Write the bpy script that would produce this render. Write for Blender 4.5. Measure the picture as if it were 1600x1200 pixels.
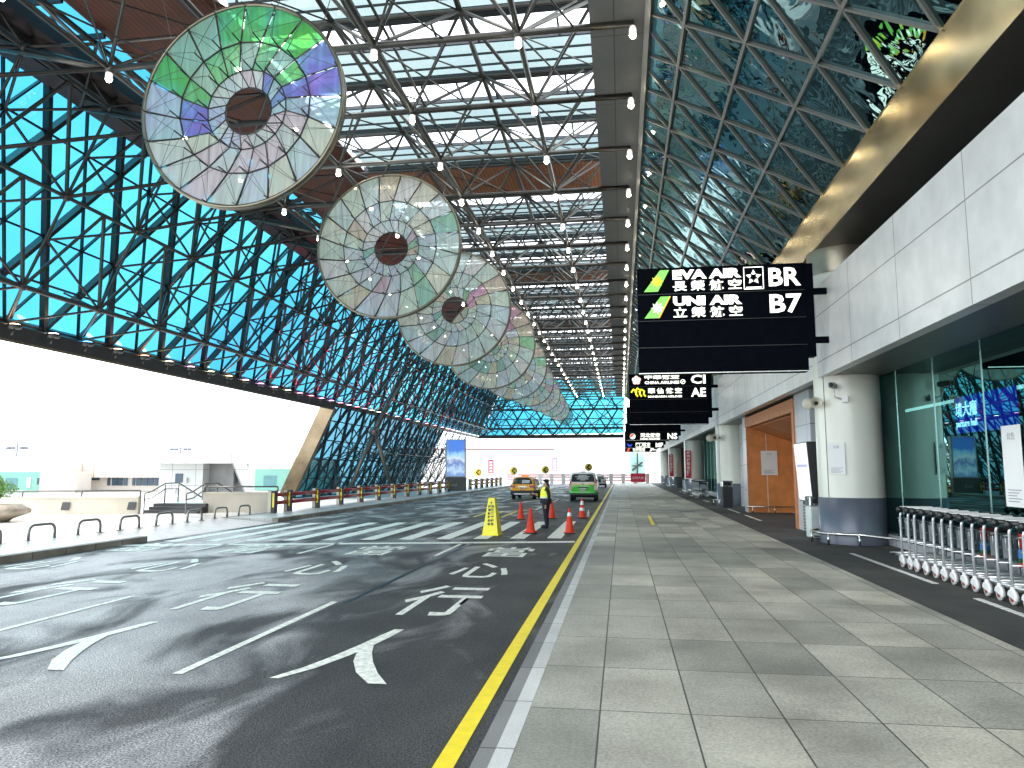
import bpy, math, random
from math import radians as R, sin, cos, pi, tan
from mathutils import Vector as V, Matrix
random.seed(7)
scene = bpy.context.scene
for o in list(bpy.data.objects): bpy.data.objects.remove(o)
COL = scene.collection

# ------------------------------------------------------------------ camera
H = 1.95; F = 1155.0; TH = R(6.67); PS = R(8.37)
cam_d = bpy.data.cameras.new("camera"); cam = bpy.data.objects.new("camera", cam_d); COL.objects.link(cam)
cam.location = (0, 0, H); cam.rotation_euler = (pi/2+TH, 0, PS)
cam_d.lens = F/1600*36; cam_d.sensor_width = 36; cam_d.clip_end = 3000; cam_d.clip_start = 0.05
scene.camera = cam
# ------------------------------------------------------------------ world, sun, exposure
SUN_EL, SUN_AZ = R(52), R(250)
w = bpy.data.worlds.new("World"); scene.world = w; w.use_nodes = True
nt = w.node_tree; N = nt.nodes; L = nt.links; N.clear()
out = N.new("ShaderNodeOutputWorld"); bg = N.new("ShaderNodeBackground"); bg.inputs[1].default_value = 0.12
sky = N.new("ShaderNodeTexSky"); sky.sky_type = 'NISHITA'; sky.sun_disc = False
sky.sun_elevation = SUN_EL; sky.sun_rotation = SUN_AZ
tc = N.new("ShaderNodeTexCoord"); mp = N.new("ShaderNodeMapping"); mp.inputs[3].default_value = (1, 1, 4.0)
nz = N.new("ShaderNodeTexNoise"); nz.inputs["Scale"].default_value = 2.2; nz.inputs["Detail"].default_value = 6
rp = N.new("ShaderNodeValToRGB"); rp.color_ramp.elements[0].position = .38; rp.color_ramp.elements[1].position = .62
rp.color_ramp.elements[0].color = (7.6, 8.7, 9.6, 1); rp.color_ramp.elements[1].color = (10.2, 10.6, 11.0, 1)
mx = N.new("ShaderNodeMixRGB"); mx.inputs[0].default_value = .93
L.new(tc.outputs["Generated"], mp.inputs[0]); L.new(mp.outputs[0], nz.inputs[0]); L.new(nz.outputs[0], rp.inputs[0])
L.new(sky.outputs[0], mx.inputs[1]); L.new(rp.outputs[0], mx.inputs[2]); L.new(mx.outputs[0], bg.inputs[0]); L.new(bg.outputs[0], out.inputs[0])
sd = bpy.data.lights.new("sun", 'SUN'); sd.energy = 1.5; sd.angle = R(14); sd.color = (1, .96, .9)
sun = bpy.data.objects.new("sun", sd); COL.objects.link(sun)
sun.rotation_euler = (R(38), 0, R(-70))
vs = scene.view_settings; vs.view_transform = 'Standard'; vs.look = 'None'; vs.gamma = 1; vs.exposure = 1.9
scene.cycles.max_bounces = 8; scene.cycles.transparent_max_bounces = 24; scene.cycles.glossy_bounces = 4
scene.cycles.diffuse_bounces = 4; scene.cycles.transmission_bounces = 6
scene.cycles.sample_clamp_indirect = 4; scene.cycles.use_denoising = True
scene.cycles.caustics_reflective = False; scene.cycles.caustics_refractive = False

# ------------------------------------------------------------------ camera maths (for reading real positions off the photograph)
cfw = V((-sin(PS)*cos(TH), cos(PS)*cos(TH), sin(TH))); crt = V((cos(PS), sin(PS), 0)); cup = crt.cross(cfw)
def ray(u, v): return (cfw*F + crt*(u-800) + cup*(600-v))/F
def G(u, v, z=0.0):
    d = ray(u, v); t = (z-H)/d.z; return V((d.x*t, d.y*t, z))
def AT(u, v, zc):
    d = ray(u, v)*zc; return V((d.x, d.y, d.z+H))
def PX(p):
    q = V(p)-V((0, 0, H)); zc = q.dot(cfw)
    return (800+F*q.dot(crt)/zc, 600-F*q.dot(cup)/zc, zc) if zc > .1 else (-9999, -9999, zc)

# ------------------------------------------------------------------ materials
def nodes(name):
    m = bpy.data.materials.new(name); m.use_nodes = True
    n = m.node_tree.nodes; l = m.node_tree.links
    return m, n, l, n["Principled BSDF"]
def M(name, col, rough=.5, metal=0, var=.15, vs=2.0, bump=0, bs=30, emit=0, ecol=None, rvar=0, coat=0, stretch=(1, 1, 1)):
    m, n, l, b = nodes(name)
    t = n.new("ShaderNodeTexCoord"); mpn = n.new("ShaderNodeMapping"); mpn.inputs[3].default_value = stretch
    l.new(t.outputs["Object"], mpn.inputs[0])
    z = n.new("ShaderNodeTexNoise"); z.inputs["Scale"].default_value = vs; z.inputs["Detail"].default_value = 5; l.new(mpn.outputs[0], z.inputs[0])
    r = n.new("ShaderNodeValToRGB"); r.color_ramp.elements[0].position = .3; r.color_ramp.elements[1].position = .7
    r.color_ramp.elements[0].color = tuple(c*(1-var) for c in col)+(1,); r.color_ramp.elements[1].color = tuple(min(1, c*(1+var)) for c in col)+(1,)
    l.new(z.outputs[0], r.inputs[0]); l.new(r.outputs[0], b.inputs["Base Color"])
    b.inputs["Roughness"].default_value = rough; b.inputs["Metallic"].default_value = metal
    if coat: b.inputs["Coat Weight"].default_value = coat; b.inputs["Coat Roughness"].default_value = .05
    if rvar:
        q = n.new("ShaderNodeMapRange"); q.inputs[3].default_value = max(.03, rough-rvar); q.inputs[4].default_value = min(1, rough+rvar)
        l.new(z.outputs[0], q.inputs[0]); l.new(q.outputs[0], b.inputs["Roughness"])
    if bump:
        z2 = n.new("ShaderNodeTexNoise"); z2.inputs["Scale"].default_value = bs; z2.inputs["Detail"].default_value = 4; l.new(mpn.outputs[0], z2.inputs[0])
        bp = n.new("ShaderNodeBump"); bp.inputs["Strength"].default_value = bump; bp.inputs["Distance"].default_value = .02
        l.new(z2.outputs[0], bp.inputs["Height"]); l.new(bp.outputs[0], b.inputs["Normal"])
    if emit:
        b.inputs["Emission Color"].default_value = tuple(ecol or col)+(1,); b.inputs["Emission Strength"].default_value = emit
    return m
def BRICK(name, c1, c2, mortar, plane='xy', bw=1.2, rh=1.2, ms=.008, off=.5, rough=.6, metal=0, bump=.15, soft=.0, var=.12, nscale=1.5, squash=1, rvar=.1, fine=60, org=(0, 0)):
    m, n, l, b = nodes(name)
    t = n.new("ShaderNodeTexCoord"); s = n.new("ShaderNodeSeparateXYZ"); c = n.new("ShaderNodeCombineXYZ"); l.new(t.outputs["Object"], s.inputs[0])
    a, d = {'xy': (0, 1), 'yz': (1, 2), 'xz': (0, 2), 'yx': (1, 0), 'zy': (2, 1)}[plane]
    l.new(s.outputs[a], c.inputs[0]); l.new(s.outputs[d], c.inputs[1])
    k = n.new("ShaderNodeTexBrick"); k.offset = off; k.inputs["Scale"].default_value = 1
    k.inputs["Brick Width"].default_value = bw; k.inputs["Row Height"].default_value = rh
    k.inputs["Mortar Size"].default_value = ms; k.inputs["Mortar Smooth"].default_value = soft
    k.inputs["Color1"].default_value = c1+(1,); k.inputs["Color2"].default_value = c2+(1,); k.inputs["Mortar"].default_value = mortar+(1,)
    sh_ = n.new("ShaderNodeVectorMath"); sh_.operation = 'SUBTRACT'; sh_.inputs[1].default_value = (org[0], org[1], 0); l.new(c.outputs[0], sh_.inputs[0]); l.new(sh_.outputs[0], k.inputs[0])
    z = n.new("ShaderNodeTexNoise"); z.inputs["Scale"].default_value = nscale; z.inputs["Detail"].default_value = 7; l.new(t.outputs["Object"], z.inputs[0])
    q = n.new("ShaderNodeMapRange"); q.inputs[1].default_value = .3; q.inputs[2].default_value = .7; q.inputs[3].default_value = 1-var; q.inputs[4].default_value = 1+var; l.new(z.outputs[0], q.inputs[0])
    z3 = n.new("ShaderNodeTexNoise"); z3.inputs["Scale"].default_value = fine; z3.inputs["Detail"].default_value = 3; l.new(t.outputs["Object"], z3.inputs[0])
    q3 = n.new("ShaderNodeMapRange"); q3.inputs[1].default_value = .3; q3.inputs[2].default_value = .7; q3.inputs[3].default_value = 1-var*.8; q3.inputs[4].default_value = 1+var*.8; l.new(z3.outputs[0], q3.inputs[0])
    mm = n.new("ShaderNodeMath"); mm.operation = 'MULTIPLY'; l.new(q.outputs[0], mm.inputs[0]); l.new(q3.outputs[0], mm.inputs[1])
    mu = n.new("ShaderNodeVectorMath"); mu.operation = 'SCALE'; l.new(k.outputs[0], mu.inputs[0]); l.new(mm.outputs[0], mu.inputs["Scale"])
    l.new(mu.outputs[0], b.inputs["Base Color"]); b.inputs["Roughness"].default_value = rough; b.inputs["Metallic"].default_value = metal
    if rvar:
        q2 = n.new("ShaderNodeMapRange"); q2.inputs[3].default_value = max(.05, rough-rvar); q2.inputs[4].default_value = rough+rvar; l.new(z.outputs[0], q2.inputs[0]); l.new(q2.outputs[0], b.inputs["Roughness"])
    bp = n.new("ShaderNodeBump"); bp.inputs["Strength"].default_value = bump; bp.inputs["Distance"].default_value = .01; bp.invert = True
    l.new(k.outputs["Fac"], bp.inputs["Height"]); l.new(bp.outputs[0], b.inputs["Normal"])
    return m
def GLASS(name, tint, tint2=None, refl=(.9, .95, 1), ior=1.5, rough=.02, extra=0.0, wave=0, wscale=1.2, vs=.12):
    """thin pane: transparent tint plus mirror reflection"""
    m, n, l, b = nodes(name); n.remove(b); o = n["Material Output"]
    tr = n.new("ShaderNodeBsdfTransparent"); gl = n.new("ShaderNodeBsdfGlossy"); mxs = n.new("ShaderNodeMixShader")
    tr.inputs[0].default_value = tint+(1,); gl.inputs[0].default_value = refl+(1,); gl.inputs["Roughness"].default_value = rough
    t = n.new("ShaderNodeTexCoord")
    if tint2:
        z = n.new("ShaderNodeTexNoise"); z.inputs["Scale"].default_value = vs; z.inputs["Detail"].default_value = 2; l.new(t.outputs["Object"], z.inputs[0])
        r = n.new("ShaderNodeValToRGB"); r.color_ramp.elements[0].position = .35; r.color_ramp.elements[1].position = .65
        r.color_ramp.elements[0].color = tint+(1,); r.color_ramp.elements[1].color = tint2+(1,); l.new(z.outputs[0], r.inputs[0]); l.new(r.outputs[0], tr.inputs[0])
    f = n.new("ShaderNodeFresnel"); ge = n.new("ShaderNodeNewGeometry"); mi = n.new("ShaderNodeMapRange"); mi.inputs[3].default_value = ior; mi.inputs[4].default_value = 1/ior
    l.new(ge.outputs["Backfacing"], mi.inputs[0]); l.new(mi.outputs[0], f.inputs[0])
    ad = n.new("ShaderNodeMath"); ad.operation = 'ADD'; ad.use_clamp = True; ad.inputs[1].default_value = extra
    l.new(f.outputs[0], ad.inputs[0]); l.new(ad.outputs[0], mxs.inputs[0]); l.new(tr.outputs[0], mxs.inputs[1]); l.new(gl.outputs[0], mxs.inputs[2]); l.new(mxs.outputs[0], o.inputs[0])
    if wave:
        z = n.new("ShaderNodeTexNoise"); z.inputs["Scale"].default_value = wscale; z.inputs["Detail"].default_value = 2; z.inputs["Distortion"].default_value = .6; l.new(t.outputs["Object"], z.inputs[0])
        bp = n.new("ShaderNodeBump"); bp.inputs["Strength"].default_value = wave; bp.inputs["Distance"].default_value = .05; l.new(z.outputs[0], bp.inputs["Height"])
        l.new(bp.outputs[0], gl.inputs["Normal"])
    return m

# ------------------------------------------------------------------ mesh builder
class MB:
    def __init__(s): s.v = []; s.f = []; s.m = []; s.c = []; s.cur = 0; s.smooth = []
    def add(s, vs_, fs, sm=False, col=None):
        o = len(s.v); s.v += [tuple(p) for p in vs_]
        for f in fs: s.f.append([i+o for i in f]); s.m.append(s.cur); s.smooth.append(sm); s.c.append(col)
        return s
    def box(s, x0, x1, y0, y1, z0, z1, bev=0):
        if bev:
            b = bev
            ring = lambda x0, x1, y0, y1, z, c: [(x0+c, y0, z), (x1-c, y0, z), (x1, y0+c, z), (x1, y1-c, z), (x1-c, y1, z), (x0+c, y1, z), (x0, y1-c, z), (x0, y0+c, z)]
            v = ring(x0+b, x1-b, y0+b, y1-b, z0, b)+ring(x0, x1, y0, y1, z0+b, b)+ring(x0, x1, y0, y1, z1-b, b)+ring(x0+b, x1-b, y0+b, y1-b, z1, b)
            f = [[7-i for i in range(8)], [24+i for i in range(8)]]
            for k in range(3):
                for i in range(8): j = (i+1) % 8; f.append([k*8+i, k*8+j, k*8+8+j, k*8+8+i])
            return s.add(v, f)
        v = [(x, y, z) for z in (z0, z1) for y in (y0, y1) for x in (x0, x1)]
        return s.add(v, [(0, 2, 3, 1), (4, 5, 7, 6), (0, 1, 5, 4), (2, 6, 7, 3), (0, 4, 6, 2), (1, 3, 7, 5)])
    def beam(s, p, q, w, h, up=(0, 0, 1)):
        p = V(p); q = V(q); d = (q-p).normalized(); u = V(up); r = d.cross(u)
        if r.length < 1e-4: r = d.cross(V((1, 0, 0)))
        r.normalize(); u = r.cross(d); r *= w/2; u *= h/2
        v = [a+b*r+c*u for a in (p, q) for c in (-1, 1) for b in (-1, 1)]
        return s.add(v, [(0, 1, 3, 2), (4, 6, 7, 5), (0, 4, 5, 1), (2, 3, 7, 6), (0, 2, 6, 4), (1, 5, 7, 3)])
    def tube(s, p, q, r, n=6, r2=None, cap=True):
        p = V(p); q = V(q); d = (q-p).normalized(); a = d.cross(V((0, 0, 1)))
        if a.length < 1e-3: a = d.cross(V((1, 0, 0)))
        a.normalize(); b = d.cross(a); r2 = r if r2 is None else r2
        v = [p+(a*cos(2*pi*i/n)+b*sin(2*pi*i/n))*r for i in range(n)]+[q+(a*cos(2*pi*i/n)+b*sin(2*pi*i/n))*r2 for i in range(n)]
        f = [(i, (i+1) % n, n+(i+1) % n, n+i) for i in range(n)]
        s.add(v, f, True)
        if cap: o = len(s.v)-2*n; s.f += [[o+n-1-i for i in range(n)], [o+n+i for i in range(n)]]; s.m += [s.cur]*2; s.smooth += [False]*2; s.c += [None]*2
        return s
    def path(s, pts, r, n=8, closed=False):
        pts = [V(p) for p in pts]; k = len(pts); rings = []; pa = None
        for i in range(k):
            if closed: d = pts[(i+1) % k]-pts[i-1]
            else: d = pts[min(i+1, k-1)]-pts[max(i-1, 0)]
            d.normalize(); a = (pa-d*pa.dot(d)) if pa is not None else d.cross(V((0.01, .02, 1)))
            if a.length < 1e-3: a = d.cross(V((1, 0, 0)))
            a.normalize(); pa = a; b = d.cross(a)
            rings.append([pts[i]+(a*cos(2*pi*j/n)+b*sin(2*pi*j/n))*r for j in range(n)])
        v = [p for g in rings for p in g]; f = []
        for i in range(k if closed else k-1):
            for j in range(n): f.append((i*n+j, i*n+(j+1) % n, ((i+1) % k)*n+(j+1) % n, ((i+1) % k)*n+j))
        if not closed: f += [[n-1-j for j in range(n)], [(k-1)*n+j for j in range(n)]]
        return s.add(v, f, True)
    def lathe(s, prof, c=(0, 0, 0), n=20, axis='z', a0=0, a1=2*pi, sx=1, sy=1):
        c = V(c); full = abs(a1-a0-2*pi) < 1e-6; m_ = n if full else n+1; v = []
        for r, z in prof:
            for i in range(m_):
                a = a0+(a1-a0)*i/n; p = (r*cos(a)*sx, r*sin(a)*sy, z)
                if axis == 'x': p = (p[2], p[0], p[1])
                if axis == 'y': p = (p[0], p[2], p[1])
                v.append(c+V(p))
        f = []
        for k in range(len(prof)-1):
            for i in range(n): j = (i+1) % m_; f.append((k*m_+i, k*m_+j, (k+1)*m_+j, (k+1)*m_+i))
        return s.add(v, f, True)
    def ball(s, c, r, n=10, sz=1): return s.lathe([(max(r*sin(pi*i/6), 1e-4), -r*cos(pi*i/6)*sz) for i in range(7)], c, n)
    def quad(s, a, b, c, d, col=None): return s.add([a, b, c, d], [(0, 1, 2, 3)], False, col)
    def prism(s, pts, off):
        o = V(off); n = len(pts); pts = [V(p) for p in pts]
        v = pts+[p+o for p in pts]; f = [[n-1-i for i in range(n)], [n+i for i in range(n)]]+[(i, (i+1) % n, n+(i+1) % n, n+i) for i in range(n)]
        return s.add(v, f)
    def build(s, name, mat, parent=None, kind=None, label=None, loc=None):
        me = bpy.data.meshes.new(name); me.from_pydata(s.v, [], s.f)
        for mt in (mat if isinstance(mat, (list, tuple)) else [mat]): me.materials.append(mt)
        me.polygons.foreach_set("material_index", s.m); me.polygons.foreach_set("use_smooth", s.smooth)
        if any(c is not None for c in s.c):
            ca = me.color_attributes.new("tone", 'FLOAT_COLOR', 'CORNER'); i = 0
            for p in me.polygons:
                c = s.c[p.index] or (.8, .8, .8)
                for _ in p.vertices: ca.data[i].color = tuple(c)+(1,); i += 1
        me.update(); o = bpy.data.objects.new(name, me); COL.objects.link(o)
        if parent: o.parent = parent
        if kind: o["kind"] = kind
        if label: o["label"] = label
        if loc: o.location = loc
        return o
def thing(name, label, cat, loc=(0, 0, 0), rz=0, group=None, sc=1):
    o = bpy.data.objects.new(name, None); COL.objects.link(o); o.location = loc; o.rotation_euler = (0, 0, rz); o.scale = (sc, sc, sc); o.empty_display_size = .2
    o["label"] = label; o["category"] = cat
    if group: o["group"] = group
    return o
def tag(o, label, cat, group=None):
    o["label"] = label; o["category"] = cat
    if group: o["group"] = group
    return o
def dup(root, loc=None, rz=None, label=None):
    def rec(o, par):
        c = o.copy(); COL.objects.link(c); c.parent = par
        for ch in o.children: rec(ch, c)
        return c
    r = rec(root, None)
    if loc is not None: r.location = loc
    if rz is not None: r.rotation_euler = (0, 0, rz)
    if label: r["label"] = label
    return r
def text(s, size, org, right, up, mat, parent, name='lettering', bold=0.0, sx=1, sy=1, depth=.004, center=False, width=None, sp=1.0):
    cu = bpy.data.curves.new("t", 'FONT'); cu.body = s; cu.size = size; cu.offset = bold; cu.resolution_u = 2; cu.space_character = sp
    cu.fill_mode = 'BOTH'; cu.extrude = depth/2
    o = bpy.data.objects.new("t", cu); COL.objects.link(o); dg = bpy.context.evaluated_depsgraph_get()
    me = bpy.data.meshes.new_from_object(o.evaluated_get(dg)); bpy.data.objects.remove(o)
    xs = [v.co.x for v in me.vertices]; ys = [v.co.y for v in me.vertices]
    if not xs: return None
    if width: sx = width/(max(xs)-min(xs))
    x0 = (min(xs)+max(xs))/2 if center else min(xs); y0 = min(ys)
    right = V(right).normalized(); up = V(up).normalized(); nn = right.cross(up); org = V(org)
    for v in me.vertices: v.co = org+right*((v.co.x-x0)*sx)+up*((v.co.y-y0)*sy)+nn*v.co.z
    me.name = name; me.materials.clear(); me.materials.append(mat)
    ob = bpy.data.objects.new(name, me); COL.objects.link(ob); ob.parent = parent
    return ob
ORD = "first second third fourth fifth sixth seventh eighth ninth tenth eleventh twelfth thirteenth fourteenth fifteenth sixteenth seventeenth eighteenth nineteenth twentieth".split()
TENS = ["twenty", "thirty", "forty"]
def ordn(i):
    if i < 20: return ORD[i]
    j = i+1; t = TENS[j//10-2]
    return {0: t[:-1]+"ieth"}.get(j % 10) or t+"-"+ORD[j % 10-1]

# ------------------------------------------------------------------ shared materials
steel = M("dark_tube_steel", (.06, .056, .052), .4, .55, .2, 3, rvar=.1)
steelL = M("tube_steel", (.13, .122, .11), .38, .6, .2, 3)
mull = M("mullion", (.022, .022, .024), .45, .3, .2, 2)
chrome = M("stainless", (.62, .61, .58), .25, 1, .1, 5, rvar=.1)
white = M("white_paint", (.78, .78, .76), .45, 0, .04)
black = M("black_plastic", (.012, .012, .013), .4, 0, .2)
dark = M("dark_panel", (.03, .032, .035), .5, 0, .2)
LIT = M("lit_letters", (.9, .9, .8), .5, emit=.55, ecol=(1, 1, .88), var=.02)
signblk = M("sign_black", (.002, .003, .006), .6, 0, .3, 4); signblk.node_tree.nodes["Principled BSDF"].inputs["Specular IOR Level"].default_value = .03

# ------------------------------------------------------------------ ground
def asphalt():
    m, n, l, b = nodes("wet_asphalt"); t = n.new("ShaderNodeTexCoord")
    def noise(sc, det, st=(1, 1, 1), dist=0):
        mpn = n.new("ShaderNodeMapping"); mpn.inputs[3].default_value = st; l.new(t.outputs["Object"], mpn.inputs[0])
        z = n.new("ShaderNodeTexNoise"); z.inputs["Scale"].default_value = sc; z.inputs["Detail"].default_value = det; z.inputs["Distortion"].default_value = dist; l.new(mpn.outputs[0], z.inputs[0]); return z
    sep = n.new("ShaderNodeSeparateXYZ"); l.new(t.outputs["Object"], sep.inputs[0])
    fine = noise(55, 5); mid = noise(1.2, 8, (1, .5, 1)); big = noise(.8, 10, (1, .42, 1), .9); mott = noise(26, 5)
    r1 = n.new("ShaderNodeValToRGB"); r1.color_ramp.elements[0].position = .4; r1.color_ramp.elements[1].position = .63
    r1.color_ramp.elements[0].color = (.006, .0065, .0075, 1); r1.color_ramp.elements[1].color = (.085, .082, .077, 1); l.new(fine.outputs[0], r1.inputs[0])
    r2 = n.new("ShaderNodeMapRange"); r2.inputs[1].default_value = .38; r2.inputs[2].default_value = .64; r2.inputs[3].default_value = .5; r2.inputs[4].default_value = 1.35; l.new(mid.outputs[0], r2.inputs[0])
    # lighter dry concrete-like patch towards the far crossing
    r5 = n.new("ShaderNodeMapRange"); r5.inputs[1].default_value = 19; r5.inputs[2].default_value = 30; r5.inputs[3].default_value = 1; r5.inputs[4].default_value = 2.3; l.new(sep.outputs[1], r5.inputs[0])
    mm = n.new("ShaderNodeMath"); mm.operation = 'MULTIPLY'; l.new(r2.outputs[0], mm.inputs[0]); l.new(r5.outputs[0], mm.inputs[1])
    mu = n.new("ShaderNodeVectorMath"); mu.operation = 'SCALE'; l.new(r1.outputs[0], mu.inputs[0]); l.new(mm.outputs[0], mu.inputs["Scale"]); l.new(mu.outputs[0], b.inputs["Base Color"])
    # wetness, and sky sheen painted as lighter colour: more on the left lanes
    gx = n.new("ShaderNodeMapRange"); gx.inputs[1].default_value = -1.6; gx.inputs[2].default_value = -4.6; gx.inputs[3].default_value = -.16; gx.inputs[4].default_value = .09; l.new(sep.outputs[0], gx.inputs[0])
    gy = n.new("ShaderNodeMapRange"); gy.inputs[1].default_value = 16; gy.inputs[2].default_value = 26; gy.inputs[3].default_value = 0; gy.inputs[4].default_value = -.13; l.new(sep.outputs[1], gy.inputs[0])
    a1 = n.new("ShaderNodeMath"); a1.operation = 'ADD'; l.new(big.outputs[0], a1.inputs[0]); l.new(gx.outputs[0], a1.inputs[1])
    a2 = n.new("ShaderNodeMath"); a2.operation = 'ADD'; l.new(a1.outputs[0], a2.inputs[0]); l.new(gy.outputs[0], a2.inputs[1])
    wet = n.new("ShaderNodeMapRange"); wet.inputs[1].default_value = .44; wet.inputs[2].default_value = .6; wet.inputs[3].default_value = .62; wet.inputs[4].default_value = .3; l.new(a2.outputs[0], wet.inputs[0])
    sky_sheen = n.new("ShaderNodeMapRange"); sky_sheen.inputs[1].default_value = .42; sky_sheen.inputs[2].default_value = .6; sky_sheen.inputs[3].default_value = .9; sky_sheen.inputs[4].default_value = 2.5; l.new(a2.outputs[0], sky_sheen.inputs[0])
    m7 = n.new("ShaderNodeMath"); m7.operation = 'MULTIPLY'; l.new(mm.outputs[0], m7.inputs[0]); l.new(sky_sheen.outputs[0], m7.inputs[1]); l.new(m7.outputs[0], mu.inputs["Scale"])
    sky_sheen = n.new("ShaderNodeMapRange"); sky_sheen.inputs[1].default_value = .45; sky_sheen.inputs[2].default_value = .6; sky_sheen.inputs[3].default_value = .85; sky_sheen.inputs[4].default_value = 4.8; l.new(a2.outputs[0], sky_sheen.inputs[0])  # paler base colour painted in for the sky's reflection on wet road
    m7 = n.new("ShaderNodeMath"); m7.operation = 'MULTIPLY'; l.new(mm.outputs[0], m7.inputs[0]); l.new(sky_sheen.outputs[0], m7.inputs[1]); l.new(m7.outputs[0], mu.inputs["Scale"])
    a3 = n.new("ShaderNodeMath"); a3.operation = 'MULTIPLY_ADD'; l.new(mott.outputs[0], a3.inputs[0]); a3.inputs[1].default_value = .45; l.new(wet.outputs[0], a3.inputs[2])
    a4 = n.new("ShaderNodeMath"); a4.operation = 'SUBTRACT'; l.new(a3.outputs[0], a4.inputs[0]); a4.inputs[1].default_value = .2; l.new(a4.outputs[0], b.inputs["Roughness"])
    bp = n.new("ShaderNodeBump"); bp.inputs["Strength"].default_value = .8; bp.inputs["Distance"].default_value = .02; l.new(fine.outputs[0], bp.inputs["Height"]); l.new(bp.outputs[0], b.inputs["Normal"])
    return m
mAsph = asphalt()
mGround = M("pale_concrete", (.5, .49, .47), .35, 0, .12, .3, .1, 8, rvar=.2)
KX, LX = -.95, -12.95
gnd = MB().box(-900, 900, -300, 1500, -.4, -.03).build("ground", mGround, kind='structure')
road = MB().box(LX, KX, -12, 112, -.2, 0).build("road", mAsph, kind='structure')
mPave = BRICK("granite_pavers", (.2, .2, .172), (.38, .36, .3), (.05, .05, .045), 'xy', .67, 1.24, .0065, .0, .5, org=(-.19-6.7, 5.87-24.8), bump=.3, var=.3, nscale=1.1, rvar=.14, fine=45)
pave = MB().box(-.72, 3.97, -12, 112, -.1, .15).build("pavement", mPave, kind='structure')
MB().box(-.84, -.72, -12, 112, -.1, .152).build("kerb_edging", BRICK("pale_edging", (.42, .42, .4), (.52, .52, .5), (.2, .2, .2), 'xy', 50, 1.0, .01, .5, .6), kind='structure')
MB().box(-.95, -.84, -12, 112, -.1, .149).build("kerb", BRICK("kerb_stone", (.15, .15, .145), (.2, .2, .19), (.07, .07, .07), 'xy', 50, 1.0, .01, .5, .6), kind='structure')
mMat = M("dark_forecourt_surface", (.038, .036, .034), .75, 0, .35, 1.3, .4, 120)
fore = MB().box(3.97, 7.2, -12, 112, -.1, .146).build("forecourt", mMat, kind='structure')
mSide = BRICK("left_paving", (.5, .48, .45), (.42, .41, .39), (.25, .24, .23), 'xy', .6, .6, .008, .5, .35, rvar=.2, bump=.1)
mKerbL = BRICK("left_kerb_stone", (.2, .185, .15), (.26, .24, .2), (.06, .06, .05), 'xy', 50, 1.0, .015, .5, .6, var=.35)
c1 = G(240, 838, .15).y; c2 = G(395, 812, .15).y
for y0, y1 in ((-12, c1), (c2+1, 112)):
    MB().box(LX-.25, LX, y0, y1, -.1, .15).build("kerb", mKerbL, kind='structure')
    MB().box(LX-2.4 if y0 < 0 else LX-2.1, LX-.25, y0, y1, -.1, .146).build("pavement", mSide, kind='structure')
MB().add([(LX, c1, .004), (LX, c2+1, .004), (LX-2.4, c2+1, .14), (LX-2.4, c1, .14)], [(0, 1, 2, 3)]).build("ramp", BRICK("ramp_brick", (.5, .38, .32), (.6, .48, .42), (.3, .25, .22), 'xy', .3, .15, .01, rough=.4), kind='structure')
MB().box(-60, LX-2.4, -12, 31.5, -.1, .142).build("plaza", M("wet_plaza", (.62, .6, .57), .2, 0, .12, .5, .1, 10, rvar=.12), kind='structure')

# road paint
mWhiteP = M("road_white", (.78, .77, .68), .55, 0, .28, 13, .3, 120); mYel = M("road_yellow", (.85, .66, .01), .5, 0, .08, 8, .25, 120)
def sheet(name, pts, mat, z=.004, parent=road):
    b = MB(); b.add([(p[0], p[1], z) for p in pts], [tuple(range(len(pts)))]); return b.build(name, mat, parent)
sheet("kerb_line", [(-1.27, -12), (-1.13, -12), (-1.13, 100), (-1.27, 100)], mYel)
for x in (-4.27, -7.58, -10.4):
    for k in range(-1, 10):
        y0 = 6.85+10*k
        if 20 < y0 < 32: continue
        y1 = y0+4 if k != 1 else 19.6
        sheet("lane_line", [(x-.05, y0), (x+.05, y0), (x+.05, y1), (x-.05, y1)], mWhiteP)
def gy(x, xa, ya, xb, yb): return ya+(yb-ya)*(x-xa)/(xb-xa)
s1 = G(903, 848); s2 = G(235, 853); e1 = G(903, 845.5); e2 = G(235, 851)
sheet("stop_line", [(s2.x-1, gy(s2.x-1, s1.x, s1.y, s2.x, s2.y)), (-1.3, gy(-1.3, s1.x, s1.y, s2.x, s2.y)), (-1.3, gy(-1.3, e1.x, e1.y, e2.x, e2.y)), (s2.x-1, gy(s2.x-1, e1.x, e1.y, e2.x, e2.y))], mWhiteP)
x = -1.75
while x > -12.8:
    a = 21.6+(x+2)*.24; b_ = a+7.2
    sheet("crosswalk_stripe", [(x-.42, a), (x, a), (x, b_), (x-.42, b_)], mWhiteP); x -= 1.04
for lx in (-5.6, -5.0, -6.2):   # worn yellow box lines beyond the crossing
    sheet("worn_yellow_line", [(lx-.06, 31), (lx+.06, 31), (lx+.06, 35.5), (lx-.06, 35.5)], mYel)
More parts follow.
